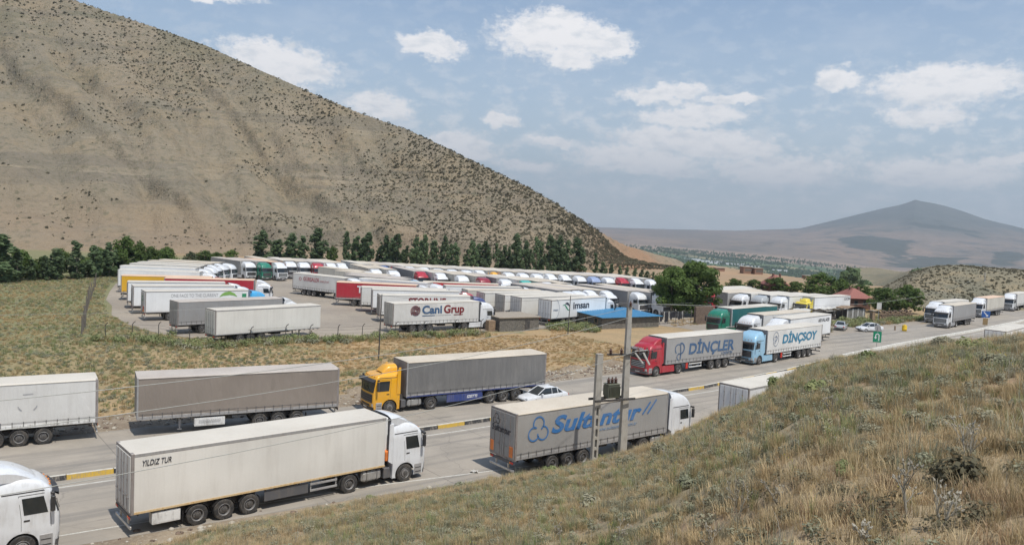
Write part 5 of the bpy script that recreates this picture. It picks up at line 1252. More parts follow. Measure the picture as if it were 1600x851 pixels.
t = empty('gate_pillar', 65.6, 143.4, 25); tag(t, 'pale square stone pillar left of the round tree', 'pillar'); link('shaft', MB().box(-.35, .35, -.35, .35, -.2, 2.3, 0, .03).mesh('shaft', [M_TAN]), t); link('cap', MB().box(-.48, .48, -.48, .48, 2.3, 2.45, 0, .03).mesh('cap', [M_ROOFMUD]), t)
t = empty('notice_board', 67.2, 144.5, 20); tag(t, 'square beige board on a post beside the stone pillar', 'sign'); link('post', MB().tube([(0, 0, -.2), (0, 0, 3.3)], .05, 8).mesh('post', [M_GREYST]), t); link('board', MB().box(-.55, .55, -.06, -.02, 2.55, 3.75, 0, .02).mesh('board', [M_SHEET]), t)
t = empty('plastic_barrel', 66.9, 134.0, 10); tag(t, 'yellow barrel standing at the edge of the apron', 'barrel')
b = MB(); b.lathe([(.0, 0), (.28, 0), (.33, .08), (.34, .3), (.37, .34), (.34, .4), (.34, .75), (.30, .95), (.12, 1.0), (0, 1.0)], 20); o = link('body', b.mesh('body', [M_YEL], 40), t, rot=(math.pi / 2, 0, 0), scale=(1.15, 1.05, 1.15)); link('lid', MB().tube([(0, 0, 1.04), (0, 0, 1.10)], .15, 14).mesh('lid', [M_YEL]), t)
t = empty('concrete_bollard', 65.6, 134.6, 0); tag(t, 'short pale post just left of the yellow barrel', 'bollard'); link('body', MB().tube([(0, 0, 0), (0, 0, .75)], .13, 10).mesh('body', [M_TAN]), t)
# road signs on the median
t = empty('road_sign', 51.6, 110.8, 205); tag(t, 'green U-turn sign on the median under the back of a round grey plate', 'sign', 'road signs on the median')
link('post', MB().tube([(0, 0, 0), (0, 0, 3.2)], .045, 8).mesh('post', [M_GREYST]), t); pl = link('plate', MB().box(-.55, .55, -.04, -.015, .95, 2.45, 0, .01).mesh('plate', [M_SGN]), t)
pts = [(-.22, 1.15), (-.22, 1.9)] + arc(0, 1.9, .22, 180, 0, 14) + [(.22, 1.62)]
b = MB(); b.add(*strip2d([(-x, z) for x, z in pts], .11)); b.add([(-.42, 1.66, .004), (-.02, 1.66, .004), (-.22, 1.38, .004)], [(0, 1, 2)])
for fy, rz in ((-.046, 0),): link('arrow', b.mesh('arrow', [PWHITE]), pl, (0, fy, 0), (math.pi / 2, 0, rz))
pl.rotation_euler = (0, 0, math.pi * 0); t.rotation_euler.z = R(-12)
b = MB(); b.tube([(0, .03, 2.95), (0, .06, 2.95)], .42, 24); link('round_plate', b.mesh('round_plate', [M_GREYST]), t)
t = empty('road_sign', 88.2, 146.9, -15); tag(t, 'blue keep-right sign above a brown board on the far median', 'sign', 'road signs on the median')
link('post', MB().tube([(0, 0, 0), (0, 0, 2.9)], .05, 8).mesh('post', [M_GREYST]), t); link('plate', MB().box(-.7, .7, -.05, -.02, 1.75, 2.95, 0, .02).mesh('plate', [M_SBL]), t)
b = MB(); b.add(*strip2d([(-.35, 2.75), (.25, 2.1)], .16)); b.add([(.38, 1.95, .003), (.36, 2.35, .003), (-.02, 1.98, .003)], [(0, 1, 2)]); link('arrow', b.mesh('arrow', [PWHITE]), t, (0, -.054, 0), (math.pi / 2, 0, 0)); link('board', MB().box(-.42, .42, -.05, -.02, .35, 1.6, 0, .02).mesh('board', [M_simple('brown_board', (.30, .20, .09), .6, dirt=.3)]), t)

# ------------------------------------------------------------------ poles, transformer, wires
def pole_taper(b, h, w0, w1, d=.8): b.add([(sx * w * .5, sy * w * .5 * d, z) for z, w in ((-.6, w0), (h, w1)) for sx, sy in ((-1, -1), (1, -1), (1, 1), (-1, 1))], [(3, 2, 1, 0), (4, 5, 6, 7), (0, 1, 5, 4), (1, 2, 6, 5), (2, 3, 7, 6), (3, 0, 4, 7)])
PT = (7.04, 46.5); PS = (5.28, 45.6)
def gz(x, y): return max(0.0, float(hill_z(np.array(float(x)), np.array(float(y)), False)))
zt_, zs_ = gz(*PT), gz(*PS)
t = empty('power_pole', PT[0], PT[1], 20, zt_); tag(t, 'tall square concrete pole carrying wires beside the Sultantur lorry', 'pole', 'concrete power poles'); t.rotation_euler.x = R(-.6)
b = MB(); pole_taper(b, 8.9, .46, .26); link('shaft', b.mesh('shaft', [M_CONC]), t)
link('crossarm', MB().box(-1.3, 1.3, -.26, -.18, 6.05, 6.14).box(-1.2, 1.2, .19, .27, 6.0, 6.08).mesh('crossarm', [M_CHAS]), t)
def insulator():
    b = MB(); b.lathe([(0, 0), (.05, 0), (.11, .05), (.05, .08), (.12, .13), (.05, .16), (.12, .21), (.04, .26), (.03, .34), (0, .34)], 12); return b
for i, (x, y, z) in enumerate([(-1.2, -.22, 6.14), (-.5, -.22, 6.14), (.6, -.22, 6.14), (1.2, -.22, 6.14), (.0, -.12, 8.9)]): link('insulator', cached('insulator', [M_simple('brown_porcelain', (.11, .06, .045), .25)], insulator, 40), t, (x, y, z), (math.pi / 2, 0, 0))
link('switch_arm', MB().tube([(.35, -.3, 6.2), (.8, -.5, 5.6)], .05, 6).tube([(.9, -.3, 6.2), (1.25, -.5, 5.5)], .06, 6).tube([(.35, -.3, 6.3), (1.2, -.3, 6.35)], .03, 6).mesh('switch_arm', [M_WHCL]), t)
t = empty('power_pole', PS[0], PS[1], 20, zs_); tag(t, 'shorter concrete pole with square openings left of the tall pole', 'pole', 'concrete power poles')
b = MB(); hh = 6.4
for s in (-1, 1): b.box(s * .13 - .055, s * .13 + .055, -.14, .14, -.5, hh)
z = .2
while z < 3.3: b.box(-.08, .08, -.137, .137, z, z + .16); z += .62
b.box(-.08, .08, -.137, .137, 3.3, hh - .01); b.box(-.19, .19, -.145, .145, hh, hh + .05); link('shaft', b.mesh('shaft', [M_CONC]), t)
mid = ((PT[0] + PS[0]) / 2, (PT[1] + PS[1]) / 2); yw = math.degrees(math.atan2(PT[1] - PS[1], PT[0] - PS[0])); zm = 5.45
t = empty('transformer', mid[0], mid[1], yw, zm); tag(t, 'green finned transformer on a steel beam between the two poles', 'transformer')
link('support_beam', MB().box(-1.35, 1.45, -.38, -.31, -.13, 0).box(-1.35, 1.45, .31, .38, -.13, 0).box(-.6, -.5, -.3, .3, -.12, -.02).box(.5, .6, -.3, .3, -.15, -.02).mesh('support_beam', [M_CHAS]), t)
M_TRF = M_simple('transformer_green', (.13, .14, .10), .6, dirt=.5)
link('tank', MB().box(-.40, .40, -.26, .26, .02, .80, 0, .03).box(-.43, .43, -.29, .29, .80, .85, 0, .01).mesh('tank', [M_TRF]), t)
for i in range(9): link('cooling_fin', cached('cooling_fin', [M_TRF], lambda: MB().box(-.012, .012, -.38, -.26, .12, .72).box(-.012, .012, .26, .38, .12, .72)), t, (-.34 + i * .085, 0, 0))
for i in range(3): link('bushing', cached('insulator', [M_simple('brown_porcelain', (.11, .06, .045), .25)], insulator, 40), t, (-.25 + i * .25, 0, .85), (math.pi / 2, 0, 0), (1.1, 1.1, 1.1))
def wire(A, B, sag, label, rad=.012, n=24, group='overhead wires', m_=None):
    A, B = Vector(A), Vector(B); pts = [A.lerp(B, i / n) - Vector((0, 0, sag * 4 * (i / n) * (1 - i / n))) for i in range(n + 1)]
    o = link('overhead_wire', MB().tube(pts, rad, 5).mesh('overhead_wire', [m_ or M_WIRE])); tag(o, label, 'wire', group)
M_WIRE = M_simple('aluminium_wire', (.42, .42, .38), .5, .3, dirt=.2)
top = Vector((PT[0], PT[1], zt_))
t = empty('power_pole', -50.0, -22.0, 20, 8.0); tag(t, 'concrete pole out of the frame to the left holding the wires', 'pole', 'concrete power poles'); b = MB(); pole_taper(b, 9.6, .62, .34); link('shaft', b.mesh('shaft', [M_CONC]), t)
for i, (ox, z) in enumerate([(-.3, 8.8), (0, 8.3), (.4, 6.3)]):
    wire((top.x + ox, top.y - .2, top.z + z), (-50 + ox, -22, 17.2 - i * .5), 3.4 + i * .3, ['uppermost', 'middle', 'lowest'][i] + ' of the three wires running left from the tall pole', rad=.013)
wire((top.x, top.y, top.z + 9.1), (128, 215, 7.5), 3.0, 'single wire running right from the tall pole towards the distant queue', .016)
t = empty('power_pole', 128, 215, 0, 0); tag(t, 'thin far pole beyond the right edge of the distant queue', 'pole'); b = MB(); pole_taper(b, 7.6, .3, .2); link('shaft', b.mesh('shaft', [M_CONC]), t)
for (x, y, h, lb) in ((-14.0, 85.2, 7.0, 'thin black pole standing in the dry field in front of the lorry park'), (8.3, 111.7, 5.4, 'thin black pole in the grass in front of the imsan trailer')):
    t = empty('thin_pole', x, y, 0); tag(t, lb, 'pole', 'thin black poles'); link('shaft', MB().tube([(0, 0, -.3), (.05, 0, h * .5), (.12, 0, h)], [.075, .065, .05], 7).mesh('shaft', [M_CHAS]), t); link('bracket', MB().tube([(.1, -.25, h - .2), (.1, .25, h - .2)], .03, 5).mesh('bracket', [M_CHAS]), t)
wire((-13.9, 85.2, 6.9), (8.4, 111.7, 5.3), .8, 'thin wire between the two thin black poles', .012, m_=M_CHAS)
wire((8.4, 111.7, 5.3), (30.0, 131.0, 3.4), .6, 'thin wire from the thin black pole to the brown wall', .012, m_=M_WIRE)
wire((-13.9, 85.2, 6.9), (-75, 40.0, 9.0), 2.0, 'thin wire running left from the thin black pole over the field', .012, m_=M_WIRE)

# fences
FP = [(-45.7, 89.3), (-43.5, 91.0), (-40.7, 91.6), (-35.6, 88.0), (-32.7, 89.6), (-29.9, 91.5), (-26.8, 94.6), (-24.2, 95.6), (-21.0, 96.6), (-18.3, 98.4), (-14.6, 101.5), (-11.2, 103.4), (-7.3, 106.3), (-4.0, 108.6)]
t = empty('wire_fence', FP[0][0], FP[0][1], 0); tag(t, 'wire fence of dark posts with bent tops along the near edge of the lorry park', 'fence')
o0 = Vector((FP[0][0], FP[0][1], 0))
pm_ = MB().tube([(0, 0, -.3), (0, 0, 1.55), (.12, -.05, 1.8), (.34, -.12, 1.95)], .045, 6).mesh('post', [M_CHAS])
for i, (x, y) in enumerate(FP): link('post', pm_, t, Vector((x, y, 0)) - o0, (R(random.uniform(-3, 3)), R(random.uniform(-4, 4)), R(random.uniform(-30, 30))))
b = MB()
for z in (.4, .8, 1.2, 1.55):
    b.tube([Vector((x, y, z + random.uniform(-.03, .03))) - o0 for x, y in FP], .010, 4)
link('strand', b.mesh('strand', [M_CHAS]), t, kind='stuff')
WP = [(-49.9, 92.0), (-50.9, 94.2), (-52.3, 97.2), (-54.0, 100.4), (-55.9, 103.9), (-57.7, 107.4), (-59.6, 111.2), (-61.5, 115.0), (-63.7, 119.4), (-66.3, 124.8), (-69.4, 131.0), (-72.4, 137.2), (-75.6, 143.8)]
t = empty('wooden_fence', WP[0][0], WP[0][1], 0); tag(t, 'old fence of crooked wooden posts running away along the left of the lorry park', 'fence'); o0 = Vector((WP[0][0], WP[0][1], 0)); wl = []
for i, (x, y) in enumerate(WP):
    hgt = random.uniform(2.0, 2.9); p = Vector((x, y, 0)) - o0; link('post', MB().tube([(0, 0, -.3), (.05, .02, hgt * .5), (random.uniform(-.2, .2), 0, hgt)], [.10, .09, .07], 7).mesh('post', [M_WOOD]), t, p)
link('strand', MB().tube([Vector((x, y, 1.6)) - o0 for x, y in WP], .012, 4).tube([Vector((x, y, .9)) - o0 for x, y in WP], .012, 4).mesh('strand', [M_CHAS]), t, kind='stuff')
# far buildings
def block_house(x, y, yaw, lx, ly, h, label, z=0, wm=None, win=True):
    t = empty('distant_house', x, y, yaw, z); tag(t, label, 'house', 'small buildings on the rise behind the lorries'); link('wall', MB().box(0, lx, 0, ly, -4, h).mesh('wall', [wm or M_TANF]), t); link('roof', MB().box(-.2, lx + .2, -.2, ly + .2, h + .01, h + .22).mesh('roof', [M_ROOFMUD]), t)
    if win:
        for q in (.15, .45, .75):
            w = link('window', MB().box(lx * q, lx * q + .9, -.06, .01, h * .4, h * .75).mesh('window', [M_WOOD]), t)
M_TANF = M_simple('far_brick_wall', (.28, .16, .11), .9, dirt=.4)
def gzz(x, y): A = np.array(math.degrees(math.atan2(x, y))); return float(ground_z(A, np.array(math.hypot(x, y)), np.array(float(x)), np.array(float(y))))
for i, (x, y, lx, ly, h, lb) in enumerate([(88.6, 304, 3.0, 4, 2.5, 'left one of two small brown brick houses on the dry rise'), (92.6, 303, 3.2, 4, 2.2, 'right one of two small brown brick houses on the dry rise'), (108, 292, 6.5, 3, 1.3, 'low long ruin on the dry rise right of the brick houses'), (80, 312, 3.6, 3, 1.2, 'low walled yard on the dry rise left of the brick houses')]):
    block_house(x, y, 5, lx, ly, h, lb, gzz(x, y), win=i < 2)

# ------------------------------------------------------------------ trees
def m_leaf(c1, c2, c3):
    def f(nb, b):
        rnd = nb.new('ShaderNodeObjectInfo').outputs['Random']; n = nb.noise(nb.P, .55, 4, .65); d = nb.noise(nb.P, 3.0, 2)
        k = nb.mix(nb.ramp(n, .38, .62), c1, c2); k = nb.mix(nb.math('MULTIPLY', nb.ramp(d, .5, .75), .6), k, c3)
        tint = nb.ramp(rnd, 0, 1, .78, 1.2); k = nb.mix(1.0, k, nb.comb(tint, tint, tint), 'MULTIPLY')
        nb.put(b.inputs['Base Color'], k); b.inputs['Roughness'].default_value = .6; b.inputs['Specular IOR Level'].default_value = .25
        tr = nb.new('ShaderNodeBsdfTranslucent'); nb.put(tr.inputs[0], k); ms = nb.new('ShaderNodeMixShader'); ms.inputs[0].default_value = .48
        out = nb.n['Material Output']; nb.l.new(b.outputs[0], ms.inputs[1]); nb.l.new(tr.outputs[0], ms.inputs[2]); nb.l.new(ms.outputs[0], out.inputs[0])
    return f
M_POP = mat('poplar_leaves', m_leaf((.15, .215, .105), (.185, .25, .125), (.23, .29, .145))); M_BRD = mat('broad_leaves', m_leaf((.095, .15, .04), (.135, .195, .05), (.19, .25, .07)))
M_OLV = mat('grey_green_leaves', m_leaf((.075, .095, .05), (.10, .125, .065), (.15, .17, .09))); M_BARK = M_simple('pale_bark', (.30, .26, .20), .9, dirt=.6, dirtcol=(.12, .10, .08), scale=4)
def leaf_cloud(centres, n, size, seed, up=.3, zst=.85):
    """n small leaf sprays around the given (x, y, z, radius) clumps"""
    rg = np.random.default_rng(seed); C = np.array(centres); wgt = C[:, 3] ** 2; idx = rg.choice(len(C), n, p=wgt / wgt.sum())
    d = rg.normal(size=(n, 3)); d /= np.linalg.norm(d, axis=1)[:, None]; rr_ = C[idx, 3] * (1 - .55 * rg.random(n) ** 2)
    P = C[idx, :3] + d * rr_[:, None] * np.array([1, 1, zst])
    nrm = d + rg.normal(size=(n, 3)) * .42 + np.array([0, 0, up]); nrm /= np.linalg.norm(nrm, axis=1)[:, None]
    a = np.cross(nrm, rg.normal(size=(n, 3))); a /= np.linalg.norm(a, axis=1)[:, None]; b_ = np.cross(nrm, a)
    s = size * (.55 + .9 * rg.random(n)); a *= s[:, None]; b_ *= (s * .6)[:, None]
    V = np.stack([P - a, P + b_ + nrm * (s * .12)[:, None], P + a, P - b_ - nrm * (s * .1)[:, None]], 1).reshape(-1, 3)
    return V, np.arange(n * 4).reshape(-1, 4)
def crown_mesh(name, centres, n, size, seed, m_, zst=.85, up=.3):
    V, F = leaf_cloud(centres, n, size, seed, up, zst); return np_mesh(name, V, F, [m_], False)
rr = random.Random(3)
POPV = []
for v in range(6):
    cs = []; sparse = v in (2, 5)
    nc = 62 if not sparse else 36; wob = rr.random() * 6
    for i in range(nc):
        u = (i + .5) / nc; z = .7 + 9.1 * u; w = 1.25 * (1 - math.exp(-(u + .05) * 7)) * (1 - u ** 2.6) ** .75 * (1 + .18 * math.sin(u * 9 + wob)) + .12
        a = rr.random() * 6.28; q = rr.random() ** .6 * .8 * w; cs.append((math.cos(a) * q, math.sin(a) * q, z, rr.uniform(.20, .40) * (1.15 - .4 * u)))
    for k in range(2 if v % 2 else 1): cs.append((rr.uniform(-.3, .3), rr.uniform(-.3, .3), 9.7 - k * .5, .3))
    tm = MB(); tm.tube([(0, 0, -.3), (.05, 0, 3), (-.04, .05, 6), (0, 0, 9.2)], [.17, .14, .09, .03], 7)
    for k in range(10): a = rr.random() * 6.28; z = 1.5 + k * .75; tm.tube([(0, 0, z), (math.cos(a) * .5, math.sin(a) * .5, z + .8), (math.cos(a) * .8, math.sin(a) * .8, z + 1.7)], [.05, .03, .01], 4)
    POPV.append((crown_mesh('crown', cs, 2900 if not sparse else 1600, .21, 100 + v, M_POP, 2.3, 0), tm.mesh('trunk', [M_BARK], 60)))
BRDV = []
for v in range(4):
    cs = []
    for i in range(46):
        a = rr.random() * 6.28; e = rr.random(); z = 1.5 + 7.6 * e; w = 4.4 * math.sin(math.pi * min(1, .18 + .78 * e)) ** .6; q = w * rr.uniform(.25, .88); cs.append((math.cos(a) * q, math.sin(a) * q, z, rr.uniform(.8, 1.55)))
    tm = MB(); tm.tube([(0, 0, -.3), (.1, .05, 1.6), (0, .1, 3.4), (.2, 0, 6)], [.34, .26, .2, .07], 9)
    for k in range(9): a = k * .7 + rr.random(); z = 1.7 + .35 * k; tm.tube([(0.05, 0, z), (math.cos(a) * 1.4, math.sin(a) * 1.4, z + 1.3), (math.cos(a) * 2.9, math.sin(a) * 2.9, z + 2.2)], [.13, .08, .03], 6)
    BRDV.append((cs, tm.mesh('trunk', [M_BARK], 60)))
BRDM = [(crown_mesh('crown', cs, 8500, .24, 200 + i, M_BRD), tm) for i, (cs, tm) in enumerate(BRDV)]; BRDL = [(crown_mesh('crown', cs, 2200, .36, 220 + i, M_BRD), tm) for i, (cs, tm) in enumerate(BRDV)]
BRDO = [(crown_mesh('crown', cs, 2600, .32, 240 + i, M_OLV), tm) for i, (cs, tm) in enumerate(BRDV[:2])]
TREES = [(-93.4, 144.4, 8.6, 5.5, 'p'), (-91.1, 145.9, 5.5, 2.5, 'p'), (-90.7, 149.6, 4.1, 1.7, 'p'), (-89.4, 151.6, 4.7, 2.0, 'p'), (-88.6, 154.4, 5.9, 3.2, 'p'), (-86.7, 157.7, 7.4, 3.8, 'p'), (-85.3, 161.9, 6.5, 2.9, 'p'), (-84.2, 165.8, 7.0, 3.0, 'p'), (-83.7, 170.6, 8.7, 7.3, 'b'), (-82.0, 173.6, 7.5, 4.6, 'b'), (-80.8, 177.5, 6.1, 4.7, 'b'), (-81.8, 188.0, 5.6, 5.0, 'b'), (-81.0, 199.1, 4.3, 3.8, 's'), (-78.5, 221.5, 4.0, 4.9, 's'), (-69.9, 221.2, 9.5, 5.2, 'p'), (-66.7, 226.4, 7.1, 3.4, 'p'), (-62.0, 223.6, 9.0, 4.9, 'p'), (-60.8, 230.1, 8.2, 3.5, 'p'), (-55.4, 225.3, 10.7, 5.2, 'p'), (-52.2, 230.2, 5.8, 3.8, 's'), (-47.7, 227.0, 10.1, 2.4, 'p'), (-45.2, 229.6, 8.9, 3.8, 'p'), (-41.5, 227.2, 10.2, 3.5, 'p'), (-37.1, 231.0, 9.5, 3.4, 'p'), (-33.3, 227.6, 10.1, 4.1, 'p'), (-30.9, 232.0, 6.8, 2.1, 'p'), (-28.0, 229.3, 9.4, 2.8, 'p'), (-25.6, 231.6, 10.2, 2.4, 'p'), (-22.4, 228.9, 8.7, 2.8, 'p'), (-19.7, 230.2, 10.1, 3.0, 'p'), (-16.7, 232.4, 8.3, 2.8, 'p'), (-11.6, 228.7, 9.2, 3.1, 'p'), (-8.2, 230.9, 9.2, 3.7, 'p'), (-4.8, 230.0, 8.6, 2.2, 'p'), (-2.4, 233.0, 8.1, 2.4, 'p'), (0.9, 228.0, 11.7, 3.9, 'p'), (3.9, 231.0, 9.7, 2.4, 'p'), (6.8, 228.9, 11.0, 3.1, 'p'), (10.7, 226.8, 11.8, 3.5, 'p'), (13.7, 229.6, 11.7, 3.5, 'p'), (18.3, 225.3, 11.4, 4.4, 'p'), (23.5, 224.8, 7.4, 2.0, 'p'), (25.8, 225.5, 5.1, 2.0, 'p'), (28.0, 224.3, 4.7, 1.6, 'p'), (30.5, 225.0, 4.1, 1.6, 'p'), (32.4, 223.7, 4.0, 1.6, 'p'), (34.7, 224.3, 3.6, 1.6, 'p'), (36.5, 223.0, 3.6, 1.6, 'p'), (38.2, 223.8, 3.2, 1.8, 'p'), (39.5, 221.5, 3.1, 1.5, 'p'), (28.4, 140.2, 8.7, 7.1, 'B'), (33.1, 142.2, 9.9, 9.9, 'B'), (58.4, 206.9, 3.4, 5.9, 's'), (65.3, 212.2, 3.0, 6.1, 's'), (69.1, 206.8, 4.1, 6.7, 's'), (74.2, 207.1, 3.3, 5.3, 's'), (77.7, 197.2, 6.5, 10.2, 'B'), (79.3, 190.2, 5.5, 5.6, 'B'), (86.7, 196.7, 3.8, 6.9, 's'), (94.8, 204.1, 2.9, 5.4, 's'), (77.9, 164.5, 5.4, 6.7, 'B'), (83.1, 166.4, 6.0, 7.8, 'B')]

EXT = []
_e = random.Random(21)
pl = [t_ for t_ in TREES if t_[4] == 'p' and t_[1] > 215]
for i in range(len(pl) - 1):
    a_, b_ = pl[i], pl[i + 1]
    if abs(a_[0] - b_[0]) < 5.2 and b_[0] < 22: u = _e.uniform(.35, .65); EXT.append((a_[0] * (1 - u) + b_[0] * u, (a_[1] + b_[1]) / 2 + _e.uniform(3, 6), (a_[2] + b_[2]) / 2 * _e.uniform(.62, .9), min(a_[3], b_[3]) * _e.uniform(.8, 1.1), 'p'))
for i, (x_, y_) in enumerate([(-93, 150), (-91.5, 153.5), (-90, 158), (-88, 163), (-87, 168), (-86, 174), (-84.5, 179), (-83, 184), (-92.5, 160), (-89.5, 171), (-84, 193), (-80, 206), (-97, 147), (-79, 212)]): EXT.append((x_, y_, _e.uniform(3.6, 6.2), _e.uniform(4.2, 6.0), 'x'))
EXT.sort(key=lambda q_: q_[0] / q_[1]); ep = eb = 0
NT = len(TREES); TREES = TREES + EXT
np_ = 0; tcount = {}
for i, (x, y, h, w, k) in enumerate(TREES):
    if i >= NT:
        if k == 'p': cm, tm = POPV[(i * 5 + i // 3) % 6]; sx = w / 2.6 * 1.35; sz = h / 10; nm = 'poplar_tree'; ep = ep + 1; lb = 'shorter poplar in the %s filled gap from the left of the poplar belt' % (ORD[ep - 1] if ep <= 20 else '%d%s' % (ep, {1: 'st', 2: 'nd', 3: 'rd'}.get(ep % 10, 'th')))
        else: cm, tm = BRDL[i % len(BRDL)]; sx = w / 8.9; sz = h / 9.9; nm = 'bushy_tree'; eb = eb + 1; lb = 'low leafy tree in the band left of the lorry park, %s from the left' % ORD[eb - 1]
        t = empty(nm, x, y, (i * 77) % 360); tag(t, lb, 'tree', 'shorter poplars in the gaps' if k == 'p' else 'low leafy band left of the lorry park'); link('crown', cm, t, scale=(sx, sx, sz)); link('trunk', tm, t, scale=(.8, .8, sz)); continue
    if k == 'p':
        cm, tm = POPV[(i * 5 + i // 4) % 6]; sx = w / 2.6 * 1.35; sz = h / 10; nm, ct = 'poplar_tree', 'tree'
        grp = 'poplars left of the lorry park' if i < 14 else 'poplars behind the lorry park'; tcount[grp] = tcount.get(grp, 0) + 1; c_ = tcount[grp]
        lb = ('%s dark poplar of the clump left of the lorry park, counted from the left edge' % ORD[c_ - 1]) if i < 14 else ('%s poplar, %s from the left in the line behind the lorries' % ('tall' if h > 9.6 else 'small' if h < 6 else 'medium', ORD[c_ - 1] if c_ <= 20 else '%d%s' % (c_, {1: 'st', 2: 'nd', 3: 'rd'}.get(c_ % 10, 'th'))))
    else:
        big = k == 'B' and y < 160; src = BRDM if big else (BRDO if k == 's' and i < 25 and i % 2 == 0 else BRDL); cm, tm = src[i % len(src)]; sx = w / 8.9 * (1.22 if big else 1.1); sz = h / 9.9; nm, ct = ('bushy_tree', 'tree')
        lb = {8: 'rounded green tree tallest in the left clump', 9: 'rounded green tree just right of the tallest one in the left clump', 10: 'low rounded tree behind the yellow trailer', 11: 'low rounded tree right of the one behind the yellow trailer', 12: 'small pale bush at the right end of the left clump', 13: 'low bush left of the poplar line', 19: 'low bushy tree inside the left part of the poplar line'}.get(i)
        if lb is None:
            m_ = i - 50; lb = ['left half of the big leafy tree by the blue roof', 'right half of the big leafy tree, nearer the green lorry', 'first bush behind the lorries right of the big tree', 'second bush behind the lorries right of the big tree', 'third bush behind the lorries right of the big tree', 'fourth bush behind the lorries, before the bright tree', 'broad olive green tree left of the red roofed house', 'smaller tree touching the left of the red roofed house', 'bush just right of the red roofed house', 'low bush farther right of the red roofed house', 'left half of the round dark tree right of the stone pillar', 'right half of the round dark tree, nearer the mound'][m_ if 0 <= m_ < 12 else 0]
    t = empty(nm, x, y, (i * 77) % 360); tag(t, lb, ct, grp if k == 'p' else 'bushy trees and bushes around the lorry park')
    link('crown', cm, t, scale=(sx, sx, sz)); link('trunk', tm, t, scale=(sx if k != 'p' else .8, sx if k != 'p' else .8, sz))

# ------------------------------------------------------------------ scattered vegetation (geometry-node instances: nobody could count it)
def scatter(name, P, idx, yaw, scl, protos, tilt=None):
    me = bpy.data.meshes.new(name + '_points'); me.from_pydata(P.tolist(), [], [])
    for nm, ty, arr in (('pidx', 'INT', idx.astype(np.int32)), ('pyaw', 'FLOAT', yaw.astype(np.float32)), ('pscl', 'FLOAT', scl.astype(np.float32))):
        a = me.attributes.new(nm, ty, 'POINT'); a.data.foreach_set('value', arr)
    o = link(name, me, kind='stuff')
    col = bpy.data.collections.new(name + '_protos')
    for i, (pm__) in enumerate(protos):
        po = bpy.data.objects.new('%s_p%02d' % (name, i), pm__); col.objects.link(po)
    ng = bpy.data.node_groups.new(name, 'GeometryNodeTree'); ng.interface.new_socket('Geometry', in_out='INPUT', socket_type='NodeSocketGeometry'); ng.interface.new_socket('Geometry', in_out='OUTPUT', socket_type='NodeSocketGeometry')
    N = ng.nodes; Lk = ng.links; gi = N.new('NodeGroupInput'); go = N.new('NodeGroupOutput'); iop = N.new('GeometryNodeInstanceOnPoints'); ci = N.new('GeometryNodeCollectionInfo')
    ci.inputs['Collection'].default_value = col; ci.inputs['Separate Children'].default_value = True; ci.inputs['Reset Children'].default_value = True
    def at(n, ty):
        q = N.new('GeometryNodeInputNamedAttribute'); q.data_type = ty; q.inputs['Name'].default_value = n; return q.outputs['Attribute']
    mp = N.new('GeometryNodeMeshToPoints'); Lk.new(gi.outputs[0], mp.inputs['Mesh']); Lk.new(mp.outputs[0], iop.inputs['Points']); Lk.new(ci.outputs[0], iop.inputs['Instance']); iop.inputs['Pick Instance'].default_value = True
    Lk.new(at('pidx', 'INT'), iop.inputs['Instance Index']); cx = N.new('ShaderNodeCombineXYZ'); Lk.new(at('pyaw', 'FLOAT'), cx.inputs[2]); Lk.new(cx.outputs[0], iop.inputs['Rotation'])
    Lk.new(at('pscl', 'FLOAT'), iop.inputs['Scale']); Lk.new(iop.outputs[0], go.inputs[0]); md = o.modifiers.new('scatter', 'NODES'); md.node_group = ng; return o
def m_grass(c1, c2, sc=.25):
    def f(nb, b):
        rnd = nb.new('ShaderNodeObjectInfo').outputs['Random']; n = nb.noise(nb.P, sc, 4, .65)
        k = nb.mix(nb.ramp(n, .38, .62), c1, c2); t_ = nb.ramp(rnd, 0, 1, .82, 1.16); k = nb.mix(1.0, k, nb.comb(t_, t_, t_), 'MULTIPLY')
        nb.put(b.inputs['Base Color'], k); b.inputs['Roughness'].default_value = .8; b.inputs['Specular IOR Level'].default_value = .1
        tr = nb.new('ShaderNodeBsdfTranslucent'); nb.put(tr.inputs[0], k); ms = nb.new('ShaderNodeMixShader'); ms.inputs[0].default_value = .3
        out = nb.n['Material Output']; nb.l.new(b.outputs[0], ms.inputs[1]); nb.l.new(tr.outputs[0], ms.inputs[2]); nb.l.new(ms.outputs[0], out.inputs[0])
    return f
M_G1 = mat('dry_straw', m_grass((.57, .45, .27), (.49, .385, .23))); M_G2 = mat('olive_grass', m_grass((.40, .325, .18), (.49, .37, .21))); M_G3 = mat('grey_sage', m_grass((.29, .295, .20), (.36, .34, .24))); M_G4 = mat('fresh_weed', m_grass((.23, .27, .12), (.30, .315, .15)))
M_G5 = mat('yellow_flower', m_grass((.45, .38, .04), (.38, .34, .05))); M_STALK = mat('bleached_stalk', m_grass((.50, .46, .38), (.42, .38, .30))); M_RUST = mat('rusty_dry_grass', m_grass((.40, .285, .18), (.45, .33, .20))); M_DSH = mat('dark_scrub', m_grass((.17, .155, .10), (.21, .185, .12)))
